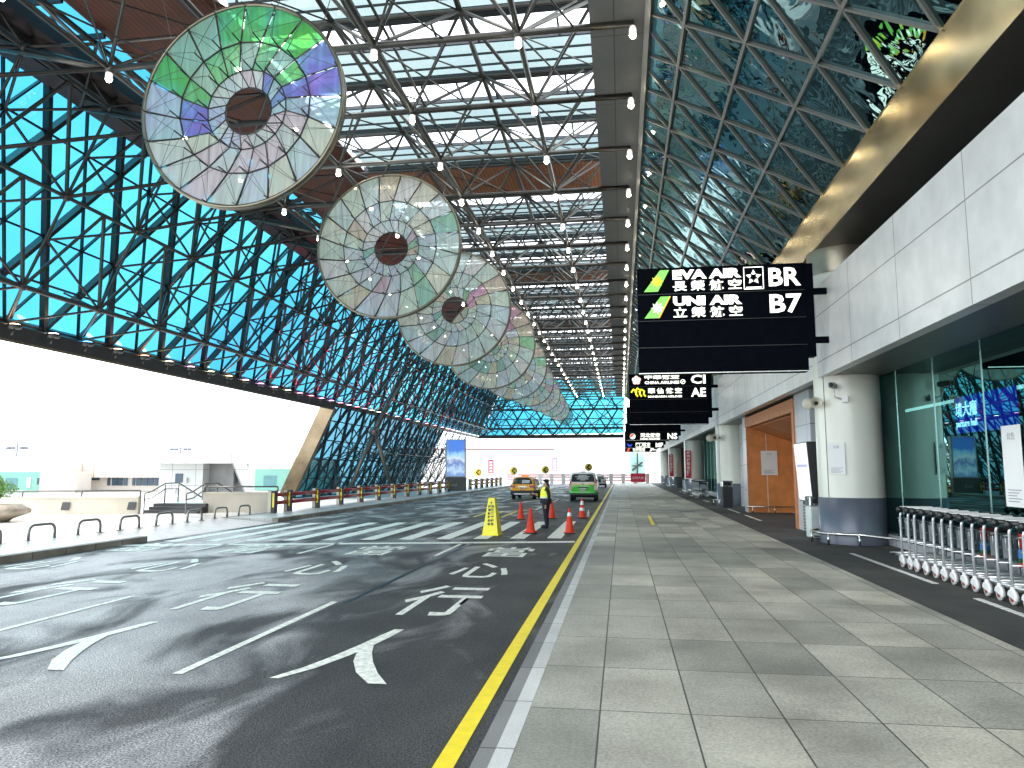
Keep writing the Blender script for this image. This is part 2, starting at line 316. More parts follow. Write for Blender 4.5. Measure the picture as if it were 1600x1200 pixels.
for cx, rows in ((-2.72, "人行心當"), (-6.0, "人行心當"), (-9.2, "人行心當"), (-12.0, "心當")):
    ys = {"人": (6.75, 9.1), "行": (10.0, 12.6), "心": (13.6, 15.7), "當": (16.9, 19.0)}
    for ch in rows:
        y0, y1 = ys[ch]
        if ch == "人":
            sb = MB()
            for ln in ([(-.02, 9.1, .06), (-.07, 8.7, .075), (-.13, 8.25, .08), (-.22, 7.75, .075), (-.34, 7.25, .065), (-.5, 6.85, .05)], [(-.12, 8.3, .06), (-.04, 7.9, .085), (.06, 7.55, .105), (.22, 7.15, .11), (.42, 6.8, .09)]):
                pl_ = [(cx+x_*1.12, y_, w_) for x_, y_, w_ in ln]; sm = []
                for (a1, b1, c1_), (a2, b2, c2_) in zip(pl_, pl_[1:]):
                    for q_ in range(3): u_ = q_/3; sm.append((a1+(a2-a1)*u_, b1+(b2-b1)*u_, c1_+(c2_-c1_)*u_))
                sm.append(pl_[-1])
                for (a1, b1, c1_), (a2, b2, c2_) in zip(sm, sm[1:]):
                    zz_ = .0045 if ln[0][1] > 9 else .0065
                    sb.add([(a1-c1_, b1, zz_), (a2-c2_, b2, zz_), (a2+c2_, b2, zz_), (a1+c1_, b1, zz_)], [(0, 1, 2, 3)])
            sb.build("road_lettering", mWhiteP, road); continue
        o = text(ch, 1.0, (0, 0, 0), (1, 0, 0), (0, 1, 0), mWhiteP, road, "road_lettering", bold=.008, depth=.0, center=True)
        vv = o.data.vertices; hh = max(v.co.y for v in vv); ww = max(v.co.x for v in vv)-min(v.co.x for v in vv)
        for v in vv: v.co = V((cx+v.co.x*1.12/ww, y0+v.co.y*(y1-y0)/hh-.12*(cx+2.7)*-.2, .0045))
seam = MB().add([(-4.12, 10.8, .0042), (-4.04, 10.8, .0042), (-3.98, 20, .0042), (-4.1, 20, .0042)], [(0, 1, 2, 3)]).build("tar_seam", M("tar", (.012, .012, .013), .3), road)
sheet("chalk_mark", [G(1012, 806, .15)[:2], G(1016, 806, .15)[:2], G(1023, 820, .15)[:2], G(1018, 820, .15)[:2]], mYel, .154, pave)
mTact = BRICK("tactile_strip", (.7, .7, .67), (.62, .62, .6), (.2, .2, .2), 'xy', 10, .16, .012, .5, .4)
for y0, y1 in ((4.5, 11.6), (13.0, 17.4), (28, 31.5), (33, 36.5), (44, 47), (50.6, 52.4), (54, 56), (60, 62), (64, 66)):
    MB().box(4.9, 5.0, y0, y1, .1, .152).build("floor_strip", mTact, fore)

# ------------------------------------------------------------------ canopy
P = 3.36; YE = 105.3; Y0 = 16.3
mRoofBeam = M("roof_beam", (.035, .042, .05), .5, .2)
WT = V((-17.0, 0, 13.85)); WB = V((-20.2, 0, 6.95)); wd = (WT-WB).normalized(); wlen = (WT-WB).length
wn = V((wd.z, 0, -wd.x))      # towards the road
def WP(t, y, off=0): p = WB+wd*t+wn*off; return V((p.x, y, p.z))
canopy = thing("glass_canopy", "huge steel and blue glass canopy with space frame roof spanning the departure road", "canopy", (-17, 16, 0))
def cbuild(mb, name, mat, par=canopy, label=None, kind=None):
    o = mb.build(name, mat, par, kind, label)
    if par is canopy: o.location = tuple(-c for c in canopy.location)
    return o
mBlue = GLASS("cyan_glass", (.05, .29, .36), (.03, .2, .31), extra=.0, vs=.07)
mBlueLow = GLASS("teal_glass", (.06, .2, .27), (.07, .16, .22), extra=.02, vs=.15)
YJ = 49.6; YN = 1.5
cbuild(MB().quad(WP(0, YN), WP(0, YE), WP(wlen, YE), WP(wlen, YN)), "side_glazing", mBlue)
tlow = -WB.z/wd.z
cbuild(MB().quad(WP(tlow, YJ+.3), WP(tlow, 84), WP(0, 84), WP(0, YJ+.3)), "lower_glazing", mBlueLow)
# triangular glazing bars on the side wall
rh = wlen/5; S = P/2
def tri_bars(mb, t0, t1, ya, yb, off, wmain, hmain):
    i0 = round((t0)/rh); i1 = round(t1/rh)
    for i in range(i0, i1+1): mb.beam(WP(i*rh, ya, off), WP(i*rh, yb, off), .07, .1, wn)
    for i in range(i0, i1):
        k = int(math.floor((ya-Y0)/S)); 
        while Y0+k*S < yb:
            ybase = Y0+k*S+(S/2 if i % 2 else 0)
            if ybase > ya and ybase+S/2 < yb:
                heavy = ((k+(i//2)) % 2 == 0)
                mb.beam(WP(i*rh, ybase, off), WP((i+1)*rh, ybase+S/2, off), wmain if heavy else .06, hmain if heavy else .1, wn)
                heavy = ((k-(i+1)//2) % 2 == 0)
                mb.beam(WP(i*rh, ybase, off), WP((i+1)*rh, ybase-S/2, off), wmain if heavy else .06, hmain if heavy else .1, wn)
            k += 1
b = MB(); tri_bars(b, 0, wlen, YN, YE, .1, .15, .24); cbuild(b, "glazing_bars", mull)
b = MB(); tri_bars(b, -5*rh, 0, YJ+.4, 84, .1, .15, .2); cbuild(b, "lower_glazing_bars", mull)
# opening frame beam and jamb
mBronze = M("bronze_steel_sheet", (.22, .165, .1), .3, .8, .25, .8, rvar=.12)
cbuild(MB().beam(WP(-.28, YN, .0), WP(-.28, YJ, .0), 1.0, .5, wd), "edge_beam", [mull])
b = MB(); b.beam(WP(-.35, YN, .42), WP(-.35, YJ, .42), .04, .55, wd); b.beam(WP(-.62, YN, .0), WP(-.62, YJ, .0), .8, .04, wd); cbuild(b, "beam_cladding", mBronze)
cbuild(MB().beam(WP(-.5, YJ+.2, .0), WP(tlow, YJ+.2, .0), .5, 1.0, wn), "jamb", mBronze)
cbuild(MB().beam(WP(-.3, YJ, .0), WP(-.3, YE, .0), .3, .3, wn), "sill_beam", mull)
# roof glazing / louvres / timber
ZR = 14.55
mSlat = GLASS("pale_louvre_glass", (.175, .225, .225), (.2, .25, .245), refl=(.7, .8, .85), extra=.03)
mWood = BRICK("timber_ceiling", (.36, .13, .045), (.30, .10, .035), (.05, .02, .01), 'xy', .16, 40, .012, 0, .5, var=.15, nscale=3)
mWoodX = BRICK("timber_boards", (.55, .21, .07), (.5, .18, .06), (.05, .02, .01), 'yx', .16, 40, .012, 0, .5, var=.15, nscale=3)
XL, XR = -10.4, -.5
lou = MB(); bars = MB()
k = -5
while Y0+k*P < YE-4:
    ya = Y0+k*P-.9
    bars.box(XL-.2, XR, ya, ya+.26, ZR-.02, ZR+.18)
    if (k-4) % 5 == 0:
        cbuild(MB().box(XL-.2, XR, ya+.32, ya+P-.02, ZR, ZR+.05), "timber_band", mWood)
    else:
        bars.box(XL, XR, ya+1.36, ya+1.43, ZR-.06, ZR+.06)
        for j in range(3):
            y = ya+1.5+j*.62
            lou.add([(XL, y-.02, ZR+.03), (XR, y-.02, ZR+.03), (XR, y+.6, ZR+.06), (XL, y+.6, ZR+.06)], [(0, 1, 2, 3)])
            bars.box(XL, XR, y+.57, y+.61, ZR-.01, ZR+.05)
        x = XL+.5
        while x < XR: bars.box(x-.03, x+.03, ya+.3, ya+1.35, ZR-.04, ZR+.04); x += 1.19
    k += 1
cbuild(lou, "roof_louvres", mSlat); cbuild(bars, "louvre_frame", mRoofBeam)
cbuild(MB().box(-14.7, XL-.2, YN-3, YE-3.5, ZR+.01, ZR+.06), "timber_strip", BRICK("dark_timber", (.15, .04, .016), (.12, .03, .012), (.02, .01, .005), "xy", .16, 40, .012, 0, .5, var=.15, nscale=3))
b = MB(); b.quad((XL, YE-3.6, ZR), (XR, YE-3.6, ZR), (XR, YE, 13.4), (XL, YE, 13.4)); b.quad((-16.9, YN, ZR+.02), (-14.7, YN, ZR+.02), (-14.7, YE, ZR+.02), (-16.9, YE, ZR+.02)); cbuild(b, "roof_edge_glazing", mBlue)
b = MB()
for j in range(0, 70): y = YN+j*P/2; b.beam((-16.9, y, ZR), (-14.7, y, ZR), .1, .15)
b.beam((-15.8, YN, ZR), (-15.8, YE, ZR), .08, .12); cbuild(b, "roof_edge_bars", mull)
b = MB(); b.box(-17.0, -16.25, YN, YE, 13.5, 13.75); b.box(-16.25, -15.3, YN, YE, 13.72, 13.9); b.box(-15.38, -15.3, YN, YE, 13.9, 14.15); b.box(-15.95, -15.85, YN, YE, 13.5, 13.75)
cbuild(b, "gutter", M("gutter_steel", (.05, .045, .045), .5, .3))
# roof space frame, one truss per bay
BX = [-16.45, -12.9, -9.35, -5.8, -2.25]; TX = [-14.7, -11.1, -7.6, -4.05, -.5]; ZB, ZT = 12.25, 14.1
k = -4
while Y0+k*P < YE-1:
    y = Y0+k*P; b = MB()
    b.tube((BX[0], y, ZB+.9), (BX[1], y, ZB), .075); b.tube((BX[1], y, ZB), (.43, y, ZB), .085, 8)
    for i, x in enumerate(BX):
        zb = ZB+(.9 if i == 0 else 0)
        if i: b.ball((x, y, zb), .15, 8); b.tube((x, y, zb), (x, y+P, zb), .095 if i == 3 else .075, cap=False)
        for tx in (x-1.77, x+1.77):
            if tx < -15: continue
            for ty in (y-P/2, y+P/2): b.tube((x, y, zb), (tx, ty, ZT), .05, cap=False)
    for i, x in enumerate(TX):
        b.ball((x, y+P/2, ZT), .11, 6); b.tube((x, y+P/2, ZT), (x, y+P*1.5, ZT), .08, cap=False)
        if i < 4: b.tube((x, y+P/2, ZT), (TX[i+1], y+P/2, ZT), .055, cap=False)
    for tx, ty in ((-.5, y-P/2), (-.5, y+P/2)): b.tube((.43, y, ZB), (tx, ty, ZT), .045, cap=False)
    for i in range(4):
        b.tube((TX[i], y+P/2, ZT), (TX[i+1], y+P*1.5, ZT), .028, 4, cap=False); b.tube((BX[i+1], y, ZB), ((BX[i+1]+(BX[i+2] if i < 3 else .43))/2, y+P/2, ZT), .0301, 4, cap=False)
        xm = (BX[i+1]+(BX[i+2] if i < 3 else .43))/2; b.tube((BX[i+1], y, ZB), (xm, y+P, ZB+.0), .03, 4, cap=False); b.tube((BX[i+1], y+P, ZB), (xm, y, ZB), .03, 4, cap=False)
    for x in (-5.5, -6.1): b.tube((x, y, ZB+.3), (x, y+P, ZB+.3), .04, 5, cap=False)
    cbuild(b, "roof_truss", steel if k % 2 else steelL); k += 1
# left wall space frame, one bay each
ts = [.35+2*rh*i for i in (0, 1, 2)]; D = 1.75
k = -4
while Y0+k*P < YE-1:
    y = Y0+k*P; b = MB(); full = ts if y < YJ+2.2 else ([-6.1, -3.1]+ts if y < 90 else ts)
    full = [t_+ (0 if t_ < 0 else 1.1) for t_ in full]
    for t_ in full:
        if t_ > wlen+.2: continue
        p = WP(t_, y, D); b.ball(p, .14, 6); b.tube(p, WP(t_, y+P, D), .085 if t_ > 0 and t_ < 2 else .06, cap=False)
        for dt in (-rh, rh):
            for dy in (-S, S): b.tube(p, WP(t_+dt if abs(t_+dt-wlen) > .3 else wlen, y+dy, .2), .045, 5, cap=False)
        b.tube(p, WP(t_, y, .2), .04, 5, cap=False)
        if t_+2*rh < wlen+.3 or t_ < -2:
            b.tube(p, WP(t_+2*rh, y+S, D), .06, cap=False); b.tube(WP(t_+2*rh, y+S, D), WP(t_, y+P, D), .06, cap=False)
            b.tube(p, WP(t_+2*rh, y, D), .045, 5, cap=False)
    b.tube(WP(full[-1], y, D), (BX[1], y, ZB), .065, cap=False); b.tube(WP(full[-1]-2*rh, y, D), (BX[1], y+P, ZB), .06, cap=False)
    b.tube(WP(full[0] if y < YJ else full[0], y, D), WP(full[0]-1.3, y+S, .3), .05, cap=False)
    cbuild(b, "wall_truss", steel); k += 1
# far thick struts standing on the lower wall
n0 = AT(585, 674, 55); b = MB(); b.ball(n0, .38, 12); b.tube(n0, AT(634, 575, 60), .2, 10)
cbuild(b, "support_strut", steelL); cbuild(MB().tube(n0, AT(541, 775, 54), .15, 10), "support_strut", steelL); cbuild(MB().tube(n0, AT(614, 770, 56), .15, 10), "support_strut", steelL)
# end wall
EW0 = -20.2+.0
cbuild(MB().add([(WB.x, YE, WB.z), (.4, YE, 7.2), (.6, YE, 13.4), (WT.x, YE, 13.6)], [(0, 1, 2, 3)]), "end_glazing", mBlue)
b = MB(); hs = [6.95, 7.9, 9.25, 10.6, 12.0, 13.4]
for i, z in enumerate(hs): b.box(WB.x+(z-6.95)*.44, .4, YE-.2, YE-.02, z-(.14 if i % 2 else .06), z+(.14 if i % 2 else .06))
b.box(WB.x, .4, YE-.6, YE+.3, 6.5, 6.95)
for i in range(5):
    x = WB.x+.5
    n_ = 0
    while x < 0:
        bx = x+(S/2 if i % 2 else 0)
        for s_ in (-1, 1):
            xe = bx+s_*S/2
            if WB.x+(hs[i]-6.95)*.44 < bx < .3 and xe < .4: b.beam((bx, YE-.12, hs[i]), (xe, YE-.12, hs[i+1]), .1+.1*((n_+(i//2)) % 2 == 0), .15, (0, 1, 0))
        x += S; n_ += 1
cbuild(b, "end_glazing_bars", mull)
b = MB()
for x in range(6):
    xx = -17.5+x*P
    for z0, z1 in ((6.95, 9.6), (9.6, 12.3)):
        for s_ in (-1, 1): b.tube((xx, YE-1.9, (z0+z1)/2+.0), (xx+s_*1.68, YE-.2, z0 if s_ < 0 else z1), .06, cap=False); b.tube((xx, YE-1.9, (z0+z1)/2), (xx+s_*1.68, YE-.2, z1 if s_ < 0 else z0), .06, cap=False)
        b.tube((xx, YE-1.9, (z0+z1)/2), (xx+P, YE-1.9, (z0+z1)/2), .07, cap=False)
cbuild(b, "end_truss", steel)

# ------------------------------------------------------------------ terminal building (right)
term = thing("terminal_building", "terminal front with leaning mirror glass, pale panel fascia and round columns along the pavement", "building", (5, 16, 0))
def tbuild(mb, name, mat, label=None, par=None):
    o = mb.build(name, mat, par or term, None, label)
    if par is None: o.location = tuple(-c for c in term.location)
    return o
GT = V((.84, 0, 12.27)); GBt = V((4.877, 0, 8.55)); gd = (GT-GBt).normalized(); gl_ = (GT-GBt).length; gn = V((-gd.z, 0, gd.x)); gn = gn if gn.x < 0 else -gn
def GP(t, y, off=0): p = GBt+gd*t+gn*off; return V((p.x, y, p.z))
mMirror = GLASS("dark_mirror_glass", (.02, .06, .07), refl=(.3, .47, .48), extra=.6, wave=.55, wscale=1.3, rough=.01)
tbuild(MB().quad(GP(0, -9), GP(gl_, -9), GP(gl_, YE), GP(0, YE)), "leaning_glass", mMirror)
tbuild(MB().quad(GP(0, -9, -.5), GP(gl_, -9, -.5), GP(gl_, YE, -.5), GP(0, YE, -.5)), "glass_backing", black)
rg = 1.511; b = MB()
mGbar = M("grey_bar", (.27, .26, .24), .35, .6, .1)
for i in range(0, 4):
    t_ = i*rg
    if i: b.beam(GP(t_, -9, .03), GP(t_, YE, .03), .07, .09, gn)
    k = -16
    while Y0+k*S < YE:
        yb = Y0+k*S+(S/2 if i % 2 else 0); te = min(t_+rg, gl_); fr = (te-t_)/rg
        for s_ in (-1, 1): b.beam(GP(t_, yb, .025), GP(te, yb+s_*S/2*fr, .025), .055, .07, gn)
        k += 1
b.beam(GP(gl_, -9, .06), GP(gl_, YE, .06), .16, .14, gn)
tbuild(b, "glazing_bars", mGbar)
tbuild(MB().box(XR-.06, .84, 3, YE, 12.3, 12.5), "ceiling_strip", BRICK("ceiling_panels", (.17, .17, .17), (.19, .19, .185), (.08, .08, .08), 'xy', 20, P, .015, 0, .6, var=.12))
mGold = M("polished_beam", (.8, .66, .38), .16, 1, .2, .7, rvar=.1, bump=.05, bs=2)
tbuild(MB().add([(4.88, -9, 8.55), (4.88, YE, 8.55), (5.0, YE, 7.6), (5.0, -9, 7.6)], [(3, 2, 1, 0)]), "polished_beam", mGold)
mSoff = M("soffit_metal", (.1, .095, .08), .35, .6, .2, .5)
tbuild(MB().box(5.0, 7.2, -9, YE, 7.6, 7.75), "upper_soffit", mSoff)
tbuild(MB().box(7.0, 7.2, -9, YE, 6.4, 7.6), "clerestory", dark)
b = MB()
for k in range(25): b.box(6.93, 7.0, -9+k*4.8, -8.9+k*4.8, 6.6, 7.6)
b.box(6.9, 7.0, -9, YE, 7.45, 7.6); tbuild(b, "clerestory_frame", mSoff)
mFas = BRICK("fascia_panels", (.7, .7, .69), (.72, .72, .71), (.26, .27, .27), 'yz', 2.8, 1.17, .012, 0, .38, .1, bump=.2, var=.09, nscale=.5, rvar=.1, fine=2.5)
FB, FT = 4.3, 6.6
fx = 5.0
b = MB(); b.box(fx, fx+.25, -9, YE, FB, FT); b.box(fx+.25, 7.0, -9, YE, FT-.2, FT-.002); tbuild(b, "fascia", mFas)
tbuild(MB().box(fx+.02, 7.2, -9, YE, FB+.005, FB+.12), "soffit", BRICK("soffit_panels", (.12, .125, .12), (.13, .135, .13), (.2, .2, .2), 'xy', 20, 1.6, .015, 0, .4))
# ground floor glass
GXX = 6.45
mShop = GLASS("green_mirror_glass", (.12, .3, .28), refl=(.25, .5, .46), extra=.42, rough=.004)
mGrey = BRICK("grey_wall_panels", (.5, .52, .54), (.53, .55, .57), (.2, .21, .22), 'yz', 1.9, 1.1, .012, 0, .35, .2, var=.05)
mBand = M("grey_blue_base", (.12, .135, .17), .3, .1, .1)
def glaze(ya, yb):
    tbuild(MB().quad((GXX, ya, .45), (GXX, yb, .45), (GXX, yb, FB), (GXX, ya, FB)), "shop_glazing", mShop)
    b = MB(); y = ya+.2
    while y < yb: b.box(GXX-.012, GXX+.012, y-.009, y+.009, .45, FB); y += 2.1
    b.box(GXX-.04, GXX+.06, ya, yb, .42, .47); tbuild(b, "glazing_bars", chrome)
    tbuild(MB().box(GXX-.03, GXX+.1, ya, yb, .1, .42), "plinth", mGrey)
glaze(-9, 21.2)
for a, c in ((43, 80), (83, YE)): glaze(a, c)
tbuild(MB().box(GXX-.2, 7.2, 80, 83, .1, FB), "timber_panel", mWoodX)
tbuild(MB().box(GXX-.4, 7.2, 36.6, 43, .1, FB), "grey_wall", mGrey)
# interior
b = MB(); b.box(11.5, 11.7, -9, YE, 0, FB); b.box(GXX+.1, 11.5, -9, YE, FB+.12, FB+.3); tbuild(b, "interior_shell", M("interior_dark", (.05, .055, .06), .6))
tbuild(MB().box(GXX+.12, 11.5, -9, 21, .1, .14), "interior_floor", M("interior_floor_stone", (.2, .2, .2), .25))
# columns
mCol = BRICK("column_cream", (.62, .63, .56), (.64, .65, .58), (.34, .35, .32), 'xz', 40, 60, .01, 0, .3, var=.04, rvar=.06)
COLY = [19.9, 40.4, 60.6, 80.8, 98]
for cy in COLY:
    cx = 5.74; r = .78
    o = tbuild(MB().lathe([(r, .15), (r, 7.6)], (cx, cy, 0), 40), "column", M("column_paint", (.76, .76, .66), .28, 0, .04, 1.2, coat=.2) if cy == COLY[0] else bpy.data.materials["column_paint"])
    MB().lathe([(r+.012, .15), (r+.012, 1.28), (r, 1.285)], (cx, cy, 0), 40).build("column_base", mBand, o)
    MB().lathe([(r+.02, 6.95), (r+.03, 7.0), (r+.03, 7.6)], (cx, cy, 0), 40).build("column_capital", M("capital_metal", (.3, .27, .2), .35, .7, .2, 2), o)
    b = MB()
    for a in (pi*.78, pi*1.18): b.beam((cx+cos(a)*(r+.003), cy+sin(a)*(r+.003), 1.28), (cx+cos(a)*(r+.003), cy+sin(a)*(r+.003), FB), .012, .008, (cos(a), sin(a), 0))
    b.build("panel_joint", dark, o)
    rail = MB(); a0_, a1_ = pi*.62, pi*1.45; pts = [(cx+cos(a0_+(a1_-a0_)*i/14)*(r+.2), cy+sin(a0_+(a1_-a0_)*i/14)*(r+.2), .42) for i in range(15)]
    if cy == COLY[0]: pts += [(6.1, 17.9, .42), (6.3, 14.5, .42)]
    rail.path(pts, .032); 
    for i in (0, 5, 10, 14): q = pts[i]; rail.tube((q[0], q[1], .146), (q[0], q[1], .42), .028, 8)
    tag(rail.build("trolley_guard_rail", chrome), "low steel rail curving round the foot of the "+["nearest", "second nearest", "third nearest", "fourth nearest", "farthest"][COLY.index(cy)]+" round column", "guard rail", "rails round the column feet")
# timber portal 1
def portal(ya, yb, n_):
    xw = 5.42; zt = 4.22
    tbuild(MB().box(xw, 7.2, ya-1.9, ya, .1, FB), "grey_wall", mGrey)
    tbuild(MB().box(xw, 7.2, yb, yb+.9, .1, FB), "grey_wall", mGrey)
    fr = MB(); fr.box(xw-.04, xw+.25, ya, ya+.28, .15, zt); fr.box(xw-.04, xw+.25, ya+.28, yb-.02, zt-.42, zt); tbuild(fr, "portal_frame", mWoodX)
    # slanted timber ceiling, far jamb with raked top
    zc0, zc1 = zt-.45, 2.75
    tbuild(MB().prism([(xw+.25, ya+.28, zc0), (8.6, ya+.28, zc1), (8.6, ya+.28, zc1+.1), (xw+.25, ya+.28, zc0+.1)], (0, yb-ya-.3, 0)), "portal_ceiling", BRICK("portal_boards", (.5, .18, .055), (.46, .16, .05), (.7, .6, .5), 'xy', 50, 3.4, .03, 0, .45, var=.15) if n_ == 0 else mWoodX)
    tbuild(MB().add([(xw, yb-.03, .15), (7.75, yb-.03, .15), (7.75, yb-.03, 3.2), (xw, yb-.03, zc0+.15)], [(0, 1, 2, 3)]), "portal_jamb", mJamb)
    tbuild(MB().box(7.75, 7.9, yb-3, yb-.03, .1, 3.2), "portal_return", mWoodX)
    tbuild(MB().box(8.6, 8.7, ya, yb, .1, 4), "portal_back", dark)
    rl = MB(); rl.path([(5.3, yb+.2, .42), (5.3, yb-.45, .42), (5.45, yb-.6, .42), (8.0, yb-.6, .42)], .03)
    for x_ in (5.5, 6.4, 7.4): rl.tube((x_, yb-.6, .14), (x_, yb-.6, .42), .025)
    tag(rl.build("trolley_guard_rail", chrome), "low steel rail in front of the timber portal " + ("by the display screen" if n_ == 0 else "far down the pavement"), "guard rail", "rails at the portals")
mJamb = BRICK("portal_jamb_timber", (.68, .25, .07), (.62, .22, .06), (.75, .6, .48), 'xz', 1.25, 20, .018, 0, .4, var=.16, nscale=2.2)
portal(24.3, 33.6, 0)

# ------------------------------------------------------------------ hanging airline signs
mGreenT = M("tail_green", (.2, .65, .1), .5, emit=.22, ecol=(.25, .75, .12), var=.1); mOrangeT = M("tail_orange", (.9, .4, .02), .5, emit=.25, ecol=(1, .45, .05))
mYellowT = M("emblem_yellow", (.9, .8, .02), .5, emit=.3, ecol=(1, .9, .05)); mPinkT = M("emblem_pink", (.9, .6, .55), .5, emit=.35, ecol=(1, .62, .55))
mRedT = M("emblem_red", (.8, .05, .02), .5, emit=.25, ecol=(.9, .1, .05)); mBlueT = M("emblem_blue", (.02, .08, .7), .5, emit=.3, ecol=(.03, .1, .9))
def airline_sign(y, label, rows):
    t = thing("airline_sign", label, "sign", (4.5, y, 4.31), 0, "black airline signs hung over the pavement")
    W, HH = 4.03, 2.66
    b = MB(); b.box(-W, -.02, 0, .35, 0, HH, .012); b.build("board", signblk, t)
    b = MB(); b.box(-.02, .17, .02, .33, .36, HH-.02); b.box(.17, .52, .12, .22, 1.9, 2.05); b.box(.17, .52, .12, .22, .7, .85); b.build("bracket", signblk, t)
    b = MB()
    for i in range(1, 4): b.box(-W+.01, -.03, -.006, .0, HH-i*.67-.008, HH-i*.67+.008)
    b.build("panel_joint", black, t); MB().box(-W, -.02, -.003, .0, -.0, .02).build("edge_trim", chrome, t)
    X = (1, 0, 0); Z = (0, 0, 1)
    for i, (code, top, bot, kind) in rows.items():
        zb = HH-(i+1)*.67+.07; hh = .54
        text(code, .62, (-W*.215, -.006, zb+.04), X, Z, LIT, t, bold=.016, width=W*.185)
        if kind in ('eva', 'uni'):
            text(top, .3, (-W*.785, -.006, zb+.29), X, Z, LIT, t, bold=.017, width=W*.41)
            text(bot, .27, (-W*.785, -.006, zb-.01), X, Z, LIT, t, bold=.005, width=W*.41, sp=1.5, sx=1)
            e = MB(); e.prism([(-W*.96, -.008, zb), (-W*.875, -.008, zb), (-W*.805, -.008, zb+hh)[:3], (-W*.86, -.008, zb+hh)], (0, .006, 0)); e.build("emblem", mGreenT, t)
            cx_, cz_ = -W*.88, zb+hh*.47
            e = MB(); e.lathe([(.001, 0), (.1, 0), (.1, .004)], (cx_, -.016, cz_), 20, 'y')
            for q in range(8): a = q*pi/4; e.add([(cx_, -.014, cz_), (cx_+.16*cos(a), -.014, cz_+.16*sin(a)), (cx_+.1*cos(a+.4), -.014, cz_+.1*sin(a+.4))], [(0, 1, 2)])
            e.build("emblem", mYellowT if kind == 'eva' else LIT, t)
            if kind == 'uni': e = MB(); e.prism([(-W*.875, -.012, zb), (-W*.868, -.012, zb), (-W*.798, -.012, zb+hh), (-W*.805, -.012, zb+hh)], (0, .006, 0)); e.build("emblem", mOrangeT, t)
            if kind == 'eva':
                e = MB(); x0, x1 = -W*.362, -W*.245; z0, z1 = zb-.02, zb+hh+.0
                for bx in ((x0, x1, z0, z0+.018), (x0, x1, z1-.018, z1), (x0, x0+.018, z0+.018, z1-.018), (x1-.018, x1, z0+.018, z1-.018), (x0+.05, x1-.05, z0+.04, z0+.06)): e.box(bx[0], bx[1], -.01, -.004, bx[2], bx[3])
                cx_, cz_ = (x0+x1)/2, (z0+z1)/2+.02
                for q in range(5):
                    a = pi/2+q*2*pi/5; f_ = lambda r_, d_: (cx_+r_*cos(a+d_), -.008, cz_+r_*sin(a+d_))
                    e.add([f_(.19, 0), f_(.1, .55), f_(.065, 0), f_(.1, -.55)], [(0, 1, 2, 3)])
                e.build("emblem", LIT, t)
        elif kind == 'ci':
            text(top, .2, (-W*.8, -.006, zb+.06), X, Z, LIT, t, bold=.006, width=W*.44)
            text(bot, .24, (-W*.8, -.006, zb+.3), X, Z, LIT, t, bold=.006, width=W*.44)
            e = MB()
            for q in range(5): a = pi/2+q*2*pi/5; e.lathe([(.001, 0), (.11, 0), (.11, .004)], (-W*.905+.13*cos(a), -.014, zb+hh/2+.13*sin(a)), 14, 'y')
            e.build("emblem", mPinkT, t)
            e = MB(); e.path([(-W*.315+.11*cos(a), -.008, zb+.16+.11*sin(a)) for a in [q*pi/9 for q in range(18)]], .014, 5, True); e.beam((-W*.315-.08, -.008, zb+.1), (-W*.315+.08, -.008, zb+.22), .04, .006, (0, 1, 0)); e.build("emblem", LIT, t)
        elif kind == 'ae':
            text(top, .3, (-W*.76, -.006, zb+.22), X, Z, LIT, t, bold=.007, width=W*.43, sp=1.4)
            text(bot, .14, (-W*.76, -.006, zb+.02), X, Z, LIT, t, bold=.004, width=W*.43)
            e = MB(); x0 = -W*.97
            for q, (dx, hh_) in enumerate(((0, .36), (.2, .42), (.4, .36))):
                e.path([(x0+dx-.02+.0, -.01, zb+.3), (x0+dx+.1, -.01, zb+hh_+.1), (x0+dx+.26, -.01, zb+hh_), (x0+dx+.22, -.01, zb+.22), (x0+dx+.32, -.01, zb+.08)], .05, 6)
            e.build("emblem", mYellowT, t)
        else:
            text(top, .36, (-W*.74, -.006, zb+.17), X, Z, LIT, t, bold=.007, width=W*.38)
            text(bot, .12, (-W*.74, -.006, zb+.01), X, Z, LIT, t, bold=.006, width=W*.38)
            e = MB()
            if kind == 'disc':
                e.lathe([(.001, 0), (.22, 0), (.22, .004)], (-W*.89, -.012, zb+hh/2), 20, 'y'); e.build("emblem", LIT, t)
                e = MB(); e.lathe([(.001, 0), (.21, 0), (.21, .004)], (-W*.89, -.017, zb+hh/2), 14, 'y', pi*.25, pi*1.2); e.build("emblem", mRedT, t)
            elif kind == 'bird':
                e.add([(-W*.97, -.01, zb+.45), (-W*.88, -.01, zb+.25), (-W*.82, -.01, zb+.4), (-W*.86, -.01, zb+.1), (-W*.93, -.01, zb+.14)], [(0, 4, 3, 1), (1, 3, 2)]); e.build("emblem", mBlueT, t)
            else:
                e.add([(-W*.95, -.01, zb+.02), (-W*.88, -.01, zb+.02), (-W*.82, -.01, zb+.5), (-W*.88, -.01, zb+.5)], [(0, 1, 2, 3)]); e.build("emblem", mRedT, t)
    return t
airline_sign(18.35, "nearest black airline sign, EVA AIR BR above UNI AIR B7 in lit letters", {0: ("BR", "EVA AIR", "長榮航空", 'eva'), 1: ("B7", "UNI AIR", "立榮航空", 'uni')})
airline_sign(39.0, "second black sign along the pavement, reading CHINA AIRLINES CI and AE", {0: ("CI", "CHINA AIRLINES", "中華航空", 'ci'), 1: ("AE", "華信航空", "MANDARIN AIRLINES", 'ae')})
airline_sign(59.4, "third black sign along the pavement, lit code NS beside a red and white disc", {3: ("NS", "河北航空", "HEBEI AIRLINES", 'disc')})
airline_sign(79.8, "fourth black sign along the pavement, lit code MF beside a blue bird", {3: ("MF", "厦门航空", "XIAMEN AIRLINES", 'bird')})
